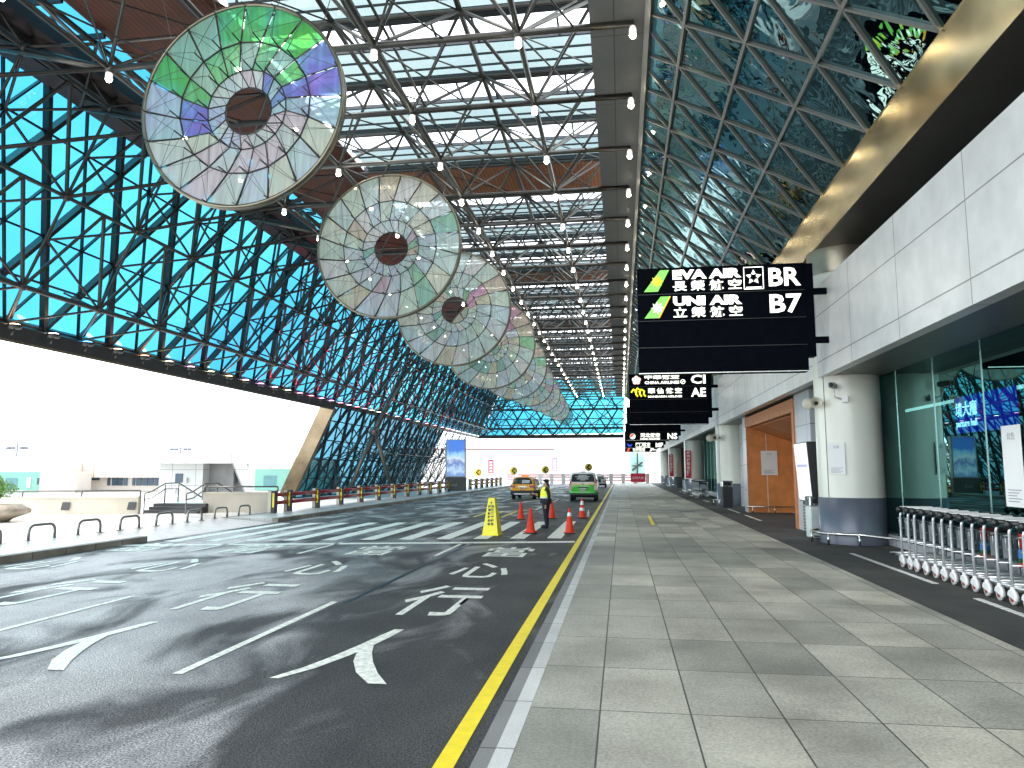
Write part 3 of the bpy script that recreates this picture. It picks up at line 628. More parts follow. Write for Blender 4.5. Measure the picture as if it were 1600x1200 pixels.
airline_sign(97, "farthest black airline sign, lit codes FM and JL beside red emblems", {2: ("FM", "上海航空", "SHANGHAI AIRLINES", 'tail'), 3: ("JL", "日本航空", "JAPAN AIRLINES", 'tail')})

# ------------------------------------------------------------------ hanging discs
def disc_mat():
    m, n, l, b = nodes("dichroic_glass"); n.remove(b); o = n["Material Output"]
    at = n.new("ShaderNodeAttribute"); at.attribute_name = "tone"; t = n.new("ShaderNodeTexCoord")
    z = n.new("ShaderNodeTexNoise"); z.inputs["Scale"].default_value = 1.1; z.inputs["Detail"].default_value = 5; l.new(t.outputs["Object"], z.inputs[0])
    hs_ = n.new("ShaderNodeHueSaturation"); q = n.new("ShaderNodeMapRange"); q.inputs[1].default_value = .3; q.inputs[2].default_value = .7; q.inputs[3].default_value = .44; q.inputs[4].default_value = .56
    l.new(z.outputs[0], q.inputs[0]); l.new(q.outputs[0], hs_.inputs["Hue"])
    mpn = n.new("ShaderNodeMapping"); mpn.inputs[3].default_value = (9, 1, .5); l.new(t.outputs["Object"], mpn.inputs[0])
    z2 = n.new("ShaderNodeTexNoise"); z2.inputs["Scale"].default_value = 1.2; z2.inputs["Detail"].default_value = 3; l.new(mpn.outputs[0], z2.inputs[0])
    q2 = n.new("ShaderNodeMapRange"); q2.inputs[1].default_value = .3; q2.inputs[2].default_value = .7; q2.inputs[3].default_value = .82; q2.inputs[4].default_value = 1.12; l.new(z2.outputs[0], q2.inputs[0]); l.new(q2.outputs[0], hs_.inputs["Value"])
    l.new(at.outputs["Color"], hs_.inputs["Color"])
    tr = n.new("ShaderNodeBsdfTranslucent"); df = n.new("ShaderNodeBsdfDiffuse"); gl = n.new("ShaderNodeBsdfGlossy"); tp = n.new("ShaderNodeBsdfTransparent")
    gl.inputs["Roughness"].default_value = .08
    for s_ in (tr, df, tp): l.new(hs_.outputs[0], s_.inputs[0])
    m1 = n.new("ShaderNodeMixShader"); m1.inputs[0].default_value = .45; l.new(tr.outputs[0], m1.inputs[1]); l.new(df.outputs[0], m1.inputs[2])
    m2 = n.new("ShaderNodeMixShader"); m2.inputs[0].default_value = .2; l.new(m1.outputs[0], m2.inputs[1]); l.new(tp.outputs[0], m2.inputs[2])
    m3 = n.new("ShaderNodeMixShader"); fr = n.new("ShaderNodeFresnel"); ge = n.new("ShaderNodeNewGeometry"); mi = n.new("ShaderNodeMapRange"); mi.inputs[3].default_value = 1.5; mi.inputs[4].default_value = 1/1.5; l.new(ge.outputs["Backfacing"], mi.inputs[0]); l.new(mi.outputs[0], fr.inputs[0]); l.new(fr.outputs[0], m3.inputs[0]); l.new(m2.outputs[0], m3.inputs[1]); l.new(gl.outputs[0], m3.inputs[2]); l.new(m3.outputs[0], o.inputs[0])
    return m
mDich = disc_mat(); mRim = M("disc_rim", (.22, .2, .15), .3, .8); mStrut = M("disc_strut", (.05, .045, .045), .4, .5)
mCable = M("cable", (.12, .12, .12), .4, .8)
PALE = [(.74, .9, .88), (.78, .93, .88), (.82, .88, .93), (.9, .92, .78), (.78, .92, .78), (.72, .86, .92), (.93, .92, .9)]
def disc(i, X, Y, Z, Rr):
    rnd = random.Random(i*11+3)
    lab = ["nearest and most vivid hanging glass disc, bright green across its top with blue flanks", "second hanging glass disc, pale mint with a cream panel near its top", "third hanging glass disc, pink and green panels on its right", "fourth hanging glass disc from the camera, pink panel at its upper right", "fifth hanging glass disc from the camera, half hidden by the fourth", "sixth hanging glass disc from the camera, smaller with a green patch", "seventh hanging glass disc from the camera", "eighth hanging glass disc from the camera", "ninth hanging glass disc, last but one of the row", "farthest and smallest hanging glass disc of the row"][i]
    t = thing("hanging_disc", lab, "glass disc", (X, Y, Z), 0, "row of hanging glass discs over the road")
    n = 20; rr = [.235*Rr, .40*Rr, .66*Rr, .985*Rr]; tw = [0, .22, .1, 0]; dep = [.32, .26, .15, 0]
    def pt(k, a, off=0): a += tw[k]+i*.15; return V((rr[k]*cos(a), dep[k]*Rr/2.4+off, rr[k]*sin(a)))
    def tone(k, a):
        s_, c_ = sin(a), cos(a)
        if i == 0:
            if k == 2 and s_ > .35 and c_ < .75: return (.16, .72, .3) if rnd.random() < .75 else (.4, .75, .62)
            if k == 1 and s_ > .2: return (.25, .75, .38) if rnd.random() < .7 else (.5, .78, .7)
            if abs(s_) < .45 and abs(c_) > .6 or (s_ > 0 and c_ > .6): return (.32, .42, .92) if rnd.random() < .4 else (.58, .78, .92)
            return rnd.choice([(.7, .86, .9), (.76, .86, .95), (.84, .9, .76), (.88, .78, .84), (.78, .88, .84)])
        r_ = rnd.random()
        if i in (2, 3, 4) and c_ > .2 and s_ > -.1 and r_ < .5: return rnd.choice([(.85, .5, .6), (.45, .82, .5), (.82, .72, .6)])
        if r_ < .1: return (.85, .78, .6)
        if r_ < .16: return (.8, .62, .72)
        if r_ < .26: return (.45, .75, .6)
        return rnd.choice(PALE)
    for k, nm in ((0, "inner_panels"), (1, "middle_panels"), (2, "outer_panels")):
        b = MB()
        for j in range(n):
            a0, a1 = 2*pi*j/n, 2*pi*(j+1)/n; g_ = .012; am = (a0+a1)/2
            steps = 3; col = tone(k, am+i*.15)
            for q in range(steps):
                u0, u1 = a0+g_+(a1-a0-2*g_)*q/steps, a0+g_+(a1-a0-2*g_)*(q+1)/steps
                b.quad(pt(k, u0), pt(k, u1), pt(k+1, u1), pt(k+1, u0), col)
        b.build(nm, mDich, t)
    b = MB(); b.path([V((Rr*cos(2*pi*q/64), 0, Rr*sin(2*pi*q/64))) for q in range(64)], .045, 6, True); b.path([V((Rr*1.0*cos(2*pi*q/64), .16, Rr*sin(2*pi*q/64))) for q in range(64)], .03, 5, True); b.build("rim", mRim, t)
    b = MB(); b.path([pt(0, 2*pi*q/n) for q in range(n)], .022, 5, True); b.path([pt(1, 2*pi*q/n, -.02) for q in range(n)], .014, 5, True); b.path([pt(2, 2*pi*q/n, -.02) for q in range(n)], .018, 5, True); b.build("ring_frame", mStrut, t)
    b = MB(); c = MB()
    for j in range(n):
        a = 2*pi*j/n
        for k in range(3): b.tube(pt(k, a, -.02), pt(k+1, a, -.02), .011, 4, cap=False)
        tip2 = pt(2, a, -.38); tip1 = pt(1, a, -.42)
        b.tube(pt(2, a, .1), tip2, .016, 5); b.tube(pt(1, a, .1), tip1, .016, 5); b.tube(pt(3, a), pt(3, a, -.18), .012, 4)
    b.build("spokes", mStrut, t)
    b = MB()
    for j in range(n):
        a = 2*pi*j/n; d_ = 2*pi/n
        b.tube(pt(2, a, -.38), pt(3, a+d_), .006, 3, cap=False); b.tube(pt(2, a, -.38), pt(3, a-d_), .006, 3, cap=False)
        b.tube(pt(1, a, -.42), pt(2, a+d_), .006, 3, cap=False); b.tube(pt(1, a, -.42), pt(2, a-d_), .006, 3, cap=False)
        b.tube(pt(1, a, -.42), pt(0, a+2*d_), .006, 3, cap=False); b.tube(pt(1, a, -.42), pt(3, a+2*d_), .005, 3, cap=False)
    for s_ in (-1, 1):
        for q in (.3, .75): b.tube((Rr*q*s_, .05, Rr*math.sqrt(1-q*q)), (Rr*q*s_*1.1, .4*s_, max(.4, 12.25-Z)+.4), .01, 4, cap=False)
    b.build("cables", mCable, t)
RS = [2.27, 2.56, 2.79, 2.8, 2.5, 2.12, 1.85, 1.6, 1.4, 1.2]
for i in range(10):
    zc = 15.8*(1+.63*i); c = AT(971-594*15.8/zc, 735-572*15.8/zc, zc); disc(i, c.x, c.y, c.z, RS[i])

# ------------------------------------------------------------------ ceiling lamps
mLamp = M("lamp_glow", (1, .9, .7), .5, emit=14, ecol=(1, .86, .6)); mHous = M("lamp_housing", (.7, .68, .62), .35, .3, emit=.25, ecol=(1, .95, .85))
proto = None
rowsx = [(.43, "on the grey ceiling strip"), (-2.25, "one truss left of the grey ceiling strip"), (-5.8, "along the thick chord right of the discs"), (-9.35, "above the discs"), (-12.9, "above the leaning blue wall")]
for x, rl in rowsx:
    cnt = 0; k = -2
    while Y0+k*P < YE-2:
        y = Y0+k*P; u, v, zc = PX((x, y, ZB-.3)); k += 1
        if not (-10 < u < 1610 and -20 < v < 1200): continue
        lab = "small lit lamp, %s nearest of the row %s" % (ordn(cnt), rl); cnt += 1
        if proto is None:
            t = thing("ceiling_lamp", lab, "lamp", (x, y, ZB-.12), 0, "lit lamps under the roof trusses"); proto = t
            MB().tube((0, 0, .03), (0, 0, .14), .02).build("stem", steel, t)
            MB().lathe([(.001, .05), (.06, .05), (.085, -.02), (.09, -.17), (.08, -.17)], (0, 0, 0), 12).build("housing", mHous, t)
            MB().lathe([(.08, -.15), (.07, -.21), (.04, -.24), (.001, -.25)], (0, 0, 0), 12).build("lens", mLamp, t)
        else: dup(proto, (x, y, ZB-.12), 0, lab)
# coloured floodlights along the lower chord of the leaning wall
cols = [((1, .75, .4), "amber"), ((1, .6, .35), "orange"), ((1, .8, .85), "pale pink"), ((.1, .45, 1), "blue"), ((1, .5, .2), "orange"), ((1, .35, .15), "red-orange"), ((1, .85, .4), "yellow"), ((1, .6, .8), "pink"), ((1, .9, .5), "yellow"), ((1, .8, .4), "amber"), ((1, .8, .7), "cream")]
pm = {}; nfl = 0; yy = 19.5
cntc = {}
while yy < 84:
    c, nm = cols[nfl % len(cols)] if nfl < 11 else random.choice([((1, .25, .4), "rose"), ((1, .5, .75), "pink"), ((.9, .4, 1), "violet"), ((1, .8, .5), "amber")])
    if nm not in pm: pm[nm] = M("flood_"+nm, c, .4, emit=3.5, ecol=c)
    cntc[nm] = cntc.get(nm, 0)+1
    p = WP(-.1, yy, .75)
    t = thing("floodlight", "%s nearest %s floodlight on the lower edge of the leaning blue wall" % (ordn(cntc[nm]-1), nm), "floodlight", p, 0, "coloured floodlights under the leaning glass wall")
    MB().lathe([(.001, 0), (.18, 0), (.24, .1), (.24, .13)], (0, 0, 0), 12).build("housing", black, t)
    MB().lathe([(.22, .131), (.12, .17), (.001, .18)], (0, 0, 0), 12).build("lens", pm[nm], t)
    if nfl % 2 == 0:
        ld = bpy.data.lights.new("flood", 'SPOT'); ld.energy = 40 if nfl < 12 else 320; ld.color = (1, .08, .14) if nfl > 9 else ((1, .4, .15) if nfl % 4 else (1, .2, .5)); ld.spot_size = R(95); ld.spot_blend = .6; ld.shadow_soft_size = .15
        lo = bpy.data.objects.new("floodlight_beam", ld); COL.objects.link(lo); lo.parent = t; lo.location = (0, 0, .25); lo.rotation_euler = (pi-.35, 0, -pi/2) if False else (pi, R(8), 0)
    MB().tube((0, 0, 0), (-.1, 0, -.2), .03).build("bracket", steel, t)
    yy += S if nfl < 24 else P; nfl += 1
# ------------------------------------------------------------------ trolleys
mAlu = M("trolley_alu", (.66, .67, .68), .3, .6, .06, rvar=.05); mPanel = GLASS("trolley_panel", (.5, .58, .6), refl=(.8, .85, .9), extra=.12, rough=.15)
mPlate = M("trolley_plate", (.33, .37, .38), .4, .2); mFend = M("fender", (.7, .7, .7), .35); mRedH = M("wheel_red", (.45, .03, .03), .4); mTyre = M("tyre", (.55, .54, .5), .6)
mRedAd = M("advert_red", (.65, .05, .03), .5); mSkyAd = M("advert_sky", (.1, .3, .75), .4); mGrnAd = M("advert_green", (.03, .12, .03), .5)
def wheel(b, x, y, r):
    b.cur = 0; b.lathe([(r*.55, -.018), (r, -.018), (r, .018), (r*.55, .018)], (x, y, r), 16, 'x'); b.cur = 1; b.lathe([(.001, -.02), (r*.5, -.022), (r*.55, 0), (r*.5, .022), (.001, .02)], (x, y, r), 10, 'x')
def trolley(lab, loc, grp, ad=0, lite=False):
    t = thing("luggage_trolley", lab, "trolley", loc, 0, grp)
    b = MB()
    for x in (0, .62): b.path([(x, 0, .2), (x, -.0, .6), (x, -.02, .95), (x, -.06, 1.06)], .021, 8)
    b.path([(0, 0, .25), (.06, .5, .22), (.12, 1.0, .17)], .016, 6); b.path([(.62, 0, .25), (.56, .5, .22), (.5, 1.0, .17)], .016, 6)
    b.tube((0, 0, .27), (.62, 0, .27), .016); b.tube((.12, 1.0, .17), (.5, 1.0, .17), .016); b.tube((.06, .5, .22), (.56, .5, .22), .014)
    for x in (.2, .31, .42): b.tube((x, 0, .27), (x, 1.0, .17), .01, 5)
    b.tube((0, -.01, .52), (.62, -.01, .52), .012)
    b.build("frame", mAlu, t)
    b = MB(); b.tube((-.03, -.07, 1.08), (.65, -.07, 1.08), .028, 10); b.ball((-.03, -.06, 1.07), .06, 10); b.ball((.65, -.06, 1.07), .06, 10); b.build("handle", black, t)
    b = MB(); b.box(.03, .59, .0, .012, .55, .98); b.build("panel", mPanel, t)
    b = MB(); b.prism([(.07, -.08, 1.135), (.07, .2, 1.12), (.07, .2, 1.11), (.07, -.08, 1.12)], (.48, 0, 0)); b.build("top_plate", white, t)
    b = MB(); b.path([(.03, .0, .93), (.03, .22, .9), (.59, .22, .9), (.59, 0, .93)], .01, 5); b.path([(.05, .0, .72), (.05, .2, .72), (.57, .2, .72), (.57, 0, .72)], .008, 5)
    for q in range(6): b.tube((.05+q*.104, .21, .9), (.05+q*.104, .2, .72), .006, 4)
    b.build("basket", mAlu, t)
    for x in (0, .62):
        wb = MB(); wheel(wb, x, 0, .085); wo = wb.build("wheel", [mTyre, mRedH], t)
        fb = MB(); fb.lathe([(.05, -.024), (.105, -.028), (.105, .028), (.05, .024)], (x, .0, .1), 12, 'x', R(20), R(200)); fb.lathe([(.001, -.03), (.1, -.028)], (x, 0, .1), 12, 'x', R(10), R(200)); fb.tube((x, 0, .12), (x, 0, .24), .03, 8); fb.build("fender", mFend, wo)
    wb = MB(); wheel(wb, .31, 1.0, .06); wb.build("wheel", [mTyre, mRedH], t)
    if ad == 1:
        a = MB(); a.box(.12, .3, -.012, -.004, .76, .95); a.box(.34, .52, -.012, -.004, .76, .95); a.build("advert_card", mRedAd, t)
        a = MB(); a.cur = 0; a.box(.1, .34, -.014, -.006, .62, .74); a.cur = 1; a.box(.1, .34, -.014, -.006, .56, .62); a.cur = 2; a.box(.1, .34, -.014, -.006, .5, .56); a.build("advert_card", [mSkyAd, mGrnAd, mRedAd], t)
        text("大台", .09, (.36, -.016, .81), (1, 0, 0), (0, 0, 1), white, t, bold=.004)
    else:
        MB().box(.08, .54, -.008, -.002, .58, .86).build("advert_card", mPlate, t)
    return t
tx = 5.2; n_t = 13
plain = trolley("luggage trolley at the far end of the near row, beside the column rail", (tx, 15.1, .146), "luggage trolleys nested by the glass wall")
adv = None
for i in range(1, n_t):
    y = 15.1-i*.352*1.03
    pos = "%s luggage trolley from the column in the nested row by the glass" % ordn(i)
    if i in (8, 11):
        pos = "%s luggage trolley from the column, with red and sky-blue adverts" % ordn(i)
        if adv is None: adv = trolley(pos, (tx, y, .146), "luggage trolleys nested by the glass wall", 1)
        else: dup(adv, (tx, y, .146), 0, pos)
    else: dup(plain, (tx+random.uniform(-.012, .012), y+random.uniform(-.03, .03), .146), R(random.uniform(-1.5, 1.5)), pos)
for y0, n_, where in ((51.5, 8, "beside the red banner on the third column"), (60.2, 8, "in the far row short of the fourth column"), (84, 5, "in the farthest row of trolleys")):
    for i in range(n_): o = dup(plain, (tx-.1, y0+i*.62, .146), R(random.uniform(-2, 2)), "%s nearest luggage trolley %s" % (ordn(i), where)); o["group"] = "luggage trolleys "+where

# ------------------------------------------------------------------ cones
mOr = M("cone_orange", (.72, .035, .004), .6, 0, .08, 6); mRefl = M("cone_white", (.8, .8, .78), .35)
def cone(u, v, h, lab, bands=(), stack=0, tip=False):
    p = G(u, v); t = thing("traffic_cone", lab, "traffic cone", (p.x, p.y, 0), random.uniform(-.3, .3), "traffic cones round the crossing attendant")
    for s_ in range(stack+1):
        z0 = .05*s_
        MB().box(-.18, .18, -.18, .18, z0+.002, z0+.035, .008).build("base", black if s_ == 0 else mOr, t)
    z0 = .05*stack
    rad = lambda z: .145-.115*(z-.035)/(h-.035)
    b = MB(); b.lathe([(rad(.035)+.012, z0+.035), (rad(.06), z0+.06), (rad(h), h), (rad(h)*.7, h), (rad(h)*.7, h-.02)], (0, 0, 0), 24); b.build("cone_body", mOr, t)
    for z1, z2 in bands: MB().lathe([(rad(z1)+.003, z1*h/.75), (rad(z2)+.003, z2*h/.75)], (0, 0, 0), 24).build("reflective_band", mRefl, t)
cone(813.7, 811.5, .7, "plain orange cone farthest left, behind the yellow sign")
cone(829, 834, .79, "tallest orange cone in front of the attendant, two cones stacked with doubled base", stack=1)
cone(862.5, 810.4, .7, "plain orange cone just behind the attendant's legs")
cone(890, 833.5, .77, "orange cone with one white band, nearest to the yellow kerb line", bands=((.52, .63),))
cone(909.7, 809.5, .8, "orange cone with two white bands, behind the green van's corner", bands=((.28, .4), (.5, .66)))
p = G(919.5, 809); t = thing("water_bottle", "small clear bottle standing beside the banded cone", "bottle", (p.x, p.y, 0))
MB().lathe([(.001, .002), (.045, .005), (.045, .22), (.018, .27), (.018, .3)], (0, 0, 0), 12).build("bottle_body", white, t); MB().lathe([(.02, .3), (.02, .33), (.001, .33)], (0, 0, 0), 10).build("cap", mRefl, t)
# yellow pyramid sign
p = G(769, 836); t = thing("yellow_floor_sign", "tall yellow tapering floor sign with black characters in front of the crossing", "floor sign", (p.x, p.y, 0), R(-6))
mYS = M("sign_yellow", (.9, .78, .01), .4, 0, .04)
def tap(z): return .25-.155*z/1.12
b = MB(); v = [(-tap(0), -tap(0), 0), (tap(0), -tap(0), 0), (tap(0), tap(0), 0), (-tap(0), tap(0), 0), (-tap(1.12), -tap(1.12)*.8, 1.12), (tap(1.12), -tap(1.12)*.8, 1.12), (tap(1.12), tap(1.12)*.8, 1.12), (-tap(1.12), tap(1.12)*.8, 1.12)]
b.add(v, [(0, 1, 5, 4), (1, 2, 6, 5), (2, 3, 7, 6), (3, 0, 4, 7), (4, 5, 6, 7), (3, 2, 1, 0)]); b.build("sign_body", mYS, t)
MB().box(-.27, .27, -.27, .27, 0, .03, .008).build("base", mYS, t)
sl = V((0, (tap(0)-tap(1.12)*.8), 1.12)).normalized()
for c, col in enumerate(("請勿臨時停車", "接送旅客優先")):
    for r_, ch in enumerate(col):
        z = .86-r_*.105; y = -tap(0)+(tap(0)-tap(1.12)*.8)*z/1.12-.006
        text(ch, .085, (-.05+c*.1, y, z-.04), (1, 0, 0), sl, black, t, bold=.006, center=True)
e = MB(); y = -tap(0)+(tap(0)-tap(1.12)*.8)*.99/1.12-.008
for a_, b_, c_ in (((0, 0), (.0, .055), (.016, 0)), ((0, 0), (0, .055), (-.016, 0)), ((-.016, 0), (.016, 0), (0, -.05)), ((0, .015), (.05, -.015), (0, -.01)), ((0, .015), (-.05, -.015), (0, -.01)), ((0, -.035), (.025, -.055), (-.025, -.055))):
    e.add([(q[0], y+q[1]*.1, .98+q[1]) for q in (a_, b_, c_)], [(0, 1, 2)])
e.build("plane_symbol", black, t)

# ------------------------------------------------------------------ attendant
def skin(name, verts, edges, radii, mat, parent, sub=1, root=0):
    me = bpy.data.meshes.new(name); me.from_pydata([V(v) for v in verts], edges, []); o = bpy.data.objects.new(name, me); COL.objects.link(o)
    m = o.modifiers.new("s", 'SKIN'); sv = me.skin_vertices[0].data
    for i, r_ in enumerate(radii): sv[i].radius = r_ if isinstance(r_, tuple) else (r_, r_)
    sv[root].use_root = True; o.modifiers.new("ss", 'SUBSURF').levels = sub; m.use_smooth_shade = True
    dg = bpy.context.evaluated_depsgraph_get(); me2 = bpy.data.meshes.new_from_object(o.evaluated_get(dg)); bpy.data.objects.remove(o)
    for p_ in me2.polygons: p_.use_smooth = True
    me2.name = name; me2.materials.clear()
    for mt in (mat if isinstance(mat, list) else [mat]): me2.materials.append(mt)
    o = bpy.data.objects.new(name, me2); COL.objects.link(o); o.parent = parent; return o
p = G(853, 824.5)
per = thing("person", "attendant in yellow hi-vis vest, face mask and dark clothes with long black hair, beside cones", "person", (p.x, p.y, 0), R(20), sc=1.0)
mNavy = M("navy_cloth", (.008, .01, .02), .85, var=.3, vs=12); mSkin = M("skin", (.5, .3, .2), .5); mHair = M("black_hair", (.006, .005, .005), .45); mVest = M("hi_vis", (.72, .85, .02), .6, emit=.05); mSilver = M("reflective_tape", (.6, .62, .62), .3); mMask = M("mask_white", (.75, .8, .85), .7)
# faces -x (towards the lanes)
vtx = [(0, 0, .86), (0, 0, 1.02), (0, 0, 1.2), (.01, 0, 1.32), (-.01, 0, 1.4), (-.03, 0, 1.47), (-.03, 0, 1.55),   # 0-6
       (0, -.09, .82), (-.02, -.1, .46), (.02, -.1, .1), (-.02, -.1, .04), (-.15, -.105, .035),           # 7-11 near leg
       (0, .09, .82), (.02, .09, .46), (.05, .09, .1), (.02, .09, .04), (-.11, .1, .035),                   # 12-16 far leg
       (.02, -.2, 1.3), (.05, -.27, 1.06), (-.02, -.27, .86), (-.06, -.26, .8),                                # 17-20 near arm
       (.02, .17, 1.3), (-.06, .21, 1.08), (-.27, .12, 1.12), (-.34, .08, 1.15)]                               # 21-24 far arm (bent, holding)
edg = [(0, 1), (1, 2), (2, 3), (3, 4), (4, 5), (5, 6), (0, 7), (7, 8), (8, 9), (9, 10), (10, 11), (0, 12), (12, 13), (13, 14), (14, 15), (15, 16), (3, 17), (17, 18), (18, 19), (19, 20), (3, 21), (21, 22), (22, 23), (23, 24)]
rad = [(.13, .15), (.12, .15), (.12, .16), (.1, .15), .055, .085, .075, .095, .07, .05, .048, .032, .095, .07, .05, .048, .032, .065, .048, .036, .028, .065, .048, .036, .028]
rad = [tuple(x*1.2 for x in r_) if isinstance(r_, tuple) else (r_*(1.4 if 7 <= i_ <= 16 and r_ > .045 else 1.22) if i_ not in (5, 6) else r_) for i_, r_ in enumerate(rad)]
body = skin("body", vtx, edg, rad, [mNavy, mSkin], per, 2)
for pl in body.data.polygons:
    c = pl.center
    if c.z > 1.385 or (c.x < -.27 and c.z > 1): pl.material_index = 1
def hand(org, d, side, name="hand"):
    d = V(d).normalized(); s_ = V(side).normalized(); o = V(org)
    vv = [o, o+d*.045, o+d*.08]; ee = [(0, 1), (1, 2)]; rr_ = [(.028, .016), (.036, .015), (.034, .013)]
    for k in range(4):
        b0 = len(vv); off = s_*(k-1.5)*.018; ln = [.055, .065, .06, .045][k]; nrm = d.cross(s_)
        vv += [o+d*.085+off, o+d*(.085+ln*.5)+off+nrm*.012, o+d*(.085+ln*.85)+off+nrm*.035]; ee += [(2, b0), (b0, b0+1), (b0+1, b0+2)]; rr_ += [.009, .0085, .007]
    b0 = len(vv); vv += [o+d*.03+s_*-.035, o+d*.065+s_*-.05]; ee += [(1, b0), (b0, b0+1)]; rr_ += [.01, .008]
    return skin(name, vv, ee, rr_, mSkin, per, 1)
hand((-.06, -.26, .79), (-.2, 0, -1), (1, 0, 0)); hand((-.34, .08, 1.15), (-1, -.1, .1), (0, .3, 1))
# vest: shell round torso
def shell(levels, mat, name, a0=0, a1=2*pi, n=28):
    b = MB(); m_ = n
    for (z, rx, ry, cx) in levels: pass
    v = []; f = []
    for (z, rx, ry, cx) in levels:
        for i in range(n): a = 2*pi*i/n; v.append((cx+rx*cos(a), ry*sin(a), z))
    for k in range(len(levels)-1):
        for i in range(n): f.append((k*n+i, k*n+(i+1) % n, (k+1)*n+(i+1) % n, (k+1)*n+i))
    b.add(v, f, True); return b.build(name, mat, per)
ves = shell([(.93, .195, .225, .0), (1.0, .19, .225, 0), (1.1, .185, .225, 0), (1.22, .18, .225, .005), (1.32, .15, .2, .01), (1.385, .09, .12, .0)], mVest, "vest")
shell([(.82, .2, .23, .0), (.91, .202, .232, .0), (1.0, .195, .23, 0)], mNavy, "jacket_hem")
shell([(1.0, .2, .235, 0), (1.045, .198, .235, 0)], mSilver, "reflective_band")
b = MB(); b.path([(.14, -.15, 1.05), (.155, -.13, 1.2), (.13, -.11, 1.32), (.03, -.1, 1.39)], .022, 6); b.path([(.14, .15, 1.05), (.155, .13, 1.2), (.13, .11, 1.32), (.03, .1, 1.39)], .022, 6); b.build("reflective_band", mSilver, per)
skin("hair", [(.0, 0, 1.55), (-.01, 0, 1.6), (.045, 0, 1.53), (.075, 0, 1.44), (.12, 0, 1.3), (.15, 0, 1.15), (.155, 0, 1.05)], [(0, 1), (0, 2), (2, 3), (3, 4), (4, 5), (5, 6)], [.088, .07, .08, .06, .045, .035, .015], mHair, per, 2)
b = MB(); b.ball((-.095, 0, 1.475), .058, 12, 1.1); b.build("face_mask", mMask, per)
b = MB(); b.ball((-.112, -.03, 1.535), .009); b.ball((-.112, .03, 1.535), .009); b.build("eyes", black, per)
b = MB(); b.ball((-.03, -.085, 1.5), .02, 8, 1.4); b.ball((-.03, .085, 1.5), .02, 8, 1.4); b.build("ears", mSkin, per)
b = MB()
for yy in (-.1, .09): 
    x0 = -.02 if yy < 0 else .02
    b.lathe([(.001, 0), (.06, 0), (.062, .05), (.045, .09), (.001, .1)], (x0-.05, yy, .0), 14, sx=2.1, sy=.85)
b.build("shoes", black, per)

# ------------------------------------------------------------------ vehicles
def outline(hw, yr, yf, r, n=4, crown=.0):
    pts = []
    for (cx, cy, a0) in ((-hw+r, yr+r, pi), (hw-r, yr+r, 1.5*pi), (hw-r, yf-r, 0), (-hw+r, yf-r, .5*pi)):
        for i in range(n+1): a = a0+.5*pi*i/n; pts.append((cx+r*cos(a), cy+r*sin(a)))
    return pts
def bodymesh(levels, mats, par, name="body"):
    b = MB(); n = len(outline(1, 0, 2, .1)); prev = None
    for lv in levels:
        z, hw, yr, yf, r = lv[:5]; b.v += [(x, y, z) for x, y in outline(hw, yr, yf, r)]
    for k in range(len(levels)-1):
        for i in range(n): b.f.append([k*n+i, k*n+(i+1) % n, (k+1)*n+(i+1) % n, (k+1)*n+i]); b.m.append(levels[k][5]); b.smooth.append(True); b.c.append(None)
    b.f.append([(len(levels)-1)*n+i for i in range(n)]); b.m.append(levels[-1][5]); b.smooth.append(False); b.c.append(None)
    b.f.append([n-1-i for i in range(n)]); b.m.append(0); b.smooth.append(False); b.c.append(None)
    return b.build(name, mats, par)
def lev(levels, z):
    for a, c in zip(levels, levels[1:]):
        if a[0] <= z <= c[0]: t_ = (z-a[0])/(c[0]-a[0]+1e-9); return [a[i]+(c[i]-a[i])*t_ for i in range(5)]
    return levels[-1][:5]
def rearpatch(levels, z0, z1, s0, s1, off=.012, n=6, rnd=0):
    b = MB(); 
    for i in range(n):
        za, zb = z0+(z1-z0)*i/n, z0+(z1-z0)*(i+1)/n; A = lev(levels, za); B = lev(levels, zb)
        wa = (A[1]-A[4]); wb = (B[1]-B[4])
        ca = .04 if i == 0 and rnd else 0; cb = .04 if i == n-1 and rnd else 0
        b.quad((s0*wa+ca, A[2]-off, za), (s1*wa-ca, A[2]-off, za), (s1*wb-cb, B[2]-off, zb), (s0*wb+cb, B[2]-off, zb))
    return b
def sidepatch(levels, z0, z1, ya, yb, sgn, off=.012, yat=None, ybt=None):
    b = MB(); A = lev(levels, z0); B = lev(levels, z1)
    b.quad((sgn*(A[1]+off), ya, z0), (sgn*(A[1]+off), yb, z0), (sgn*(B[1]+off), ybt or yb, z1), (sgn*(B[1]+off), yat or ya, z1)); return b
mGl = M("car_glass", (.012, .014, .016), .06, 0, .1, coat=.5); mTail = M("tail_lamp", (.35, .01, .01), .15, coat=.6); mRub = M("tyre_rubber", (.012, .012, .012), .75); mRimA = M("alloy", (.5, .5, .5), .3, .8); mTrim = M("bumper_plastic", (.018, .018, .02), .5)
mPlateW = M("plate_white", (.75, .75, .75), .4); mRedL = M("red_letter", (.6, .02, .02), .4); mDecal = M("rear_decal", (.65, .68, .68), .5)
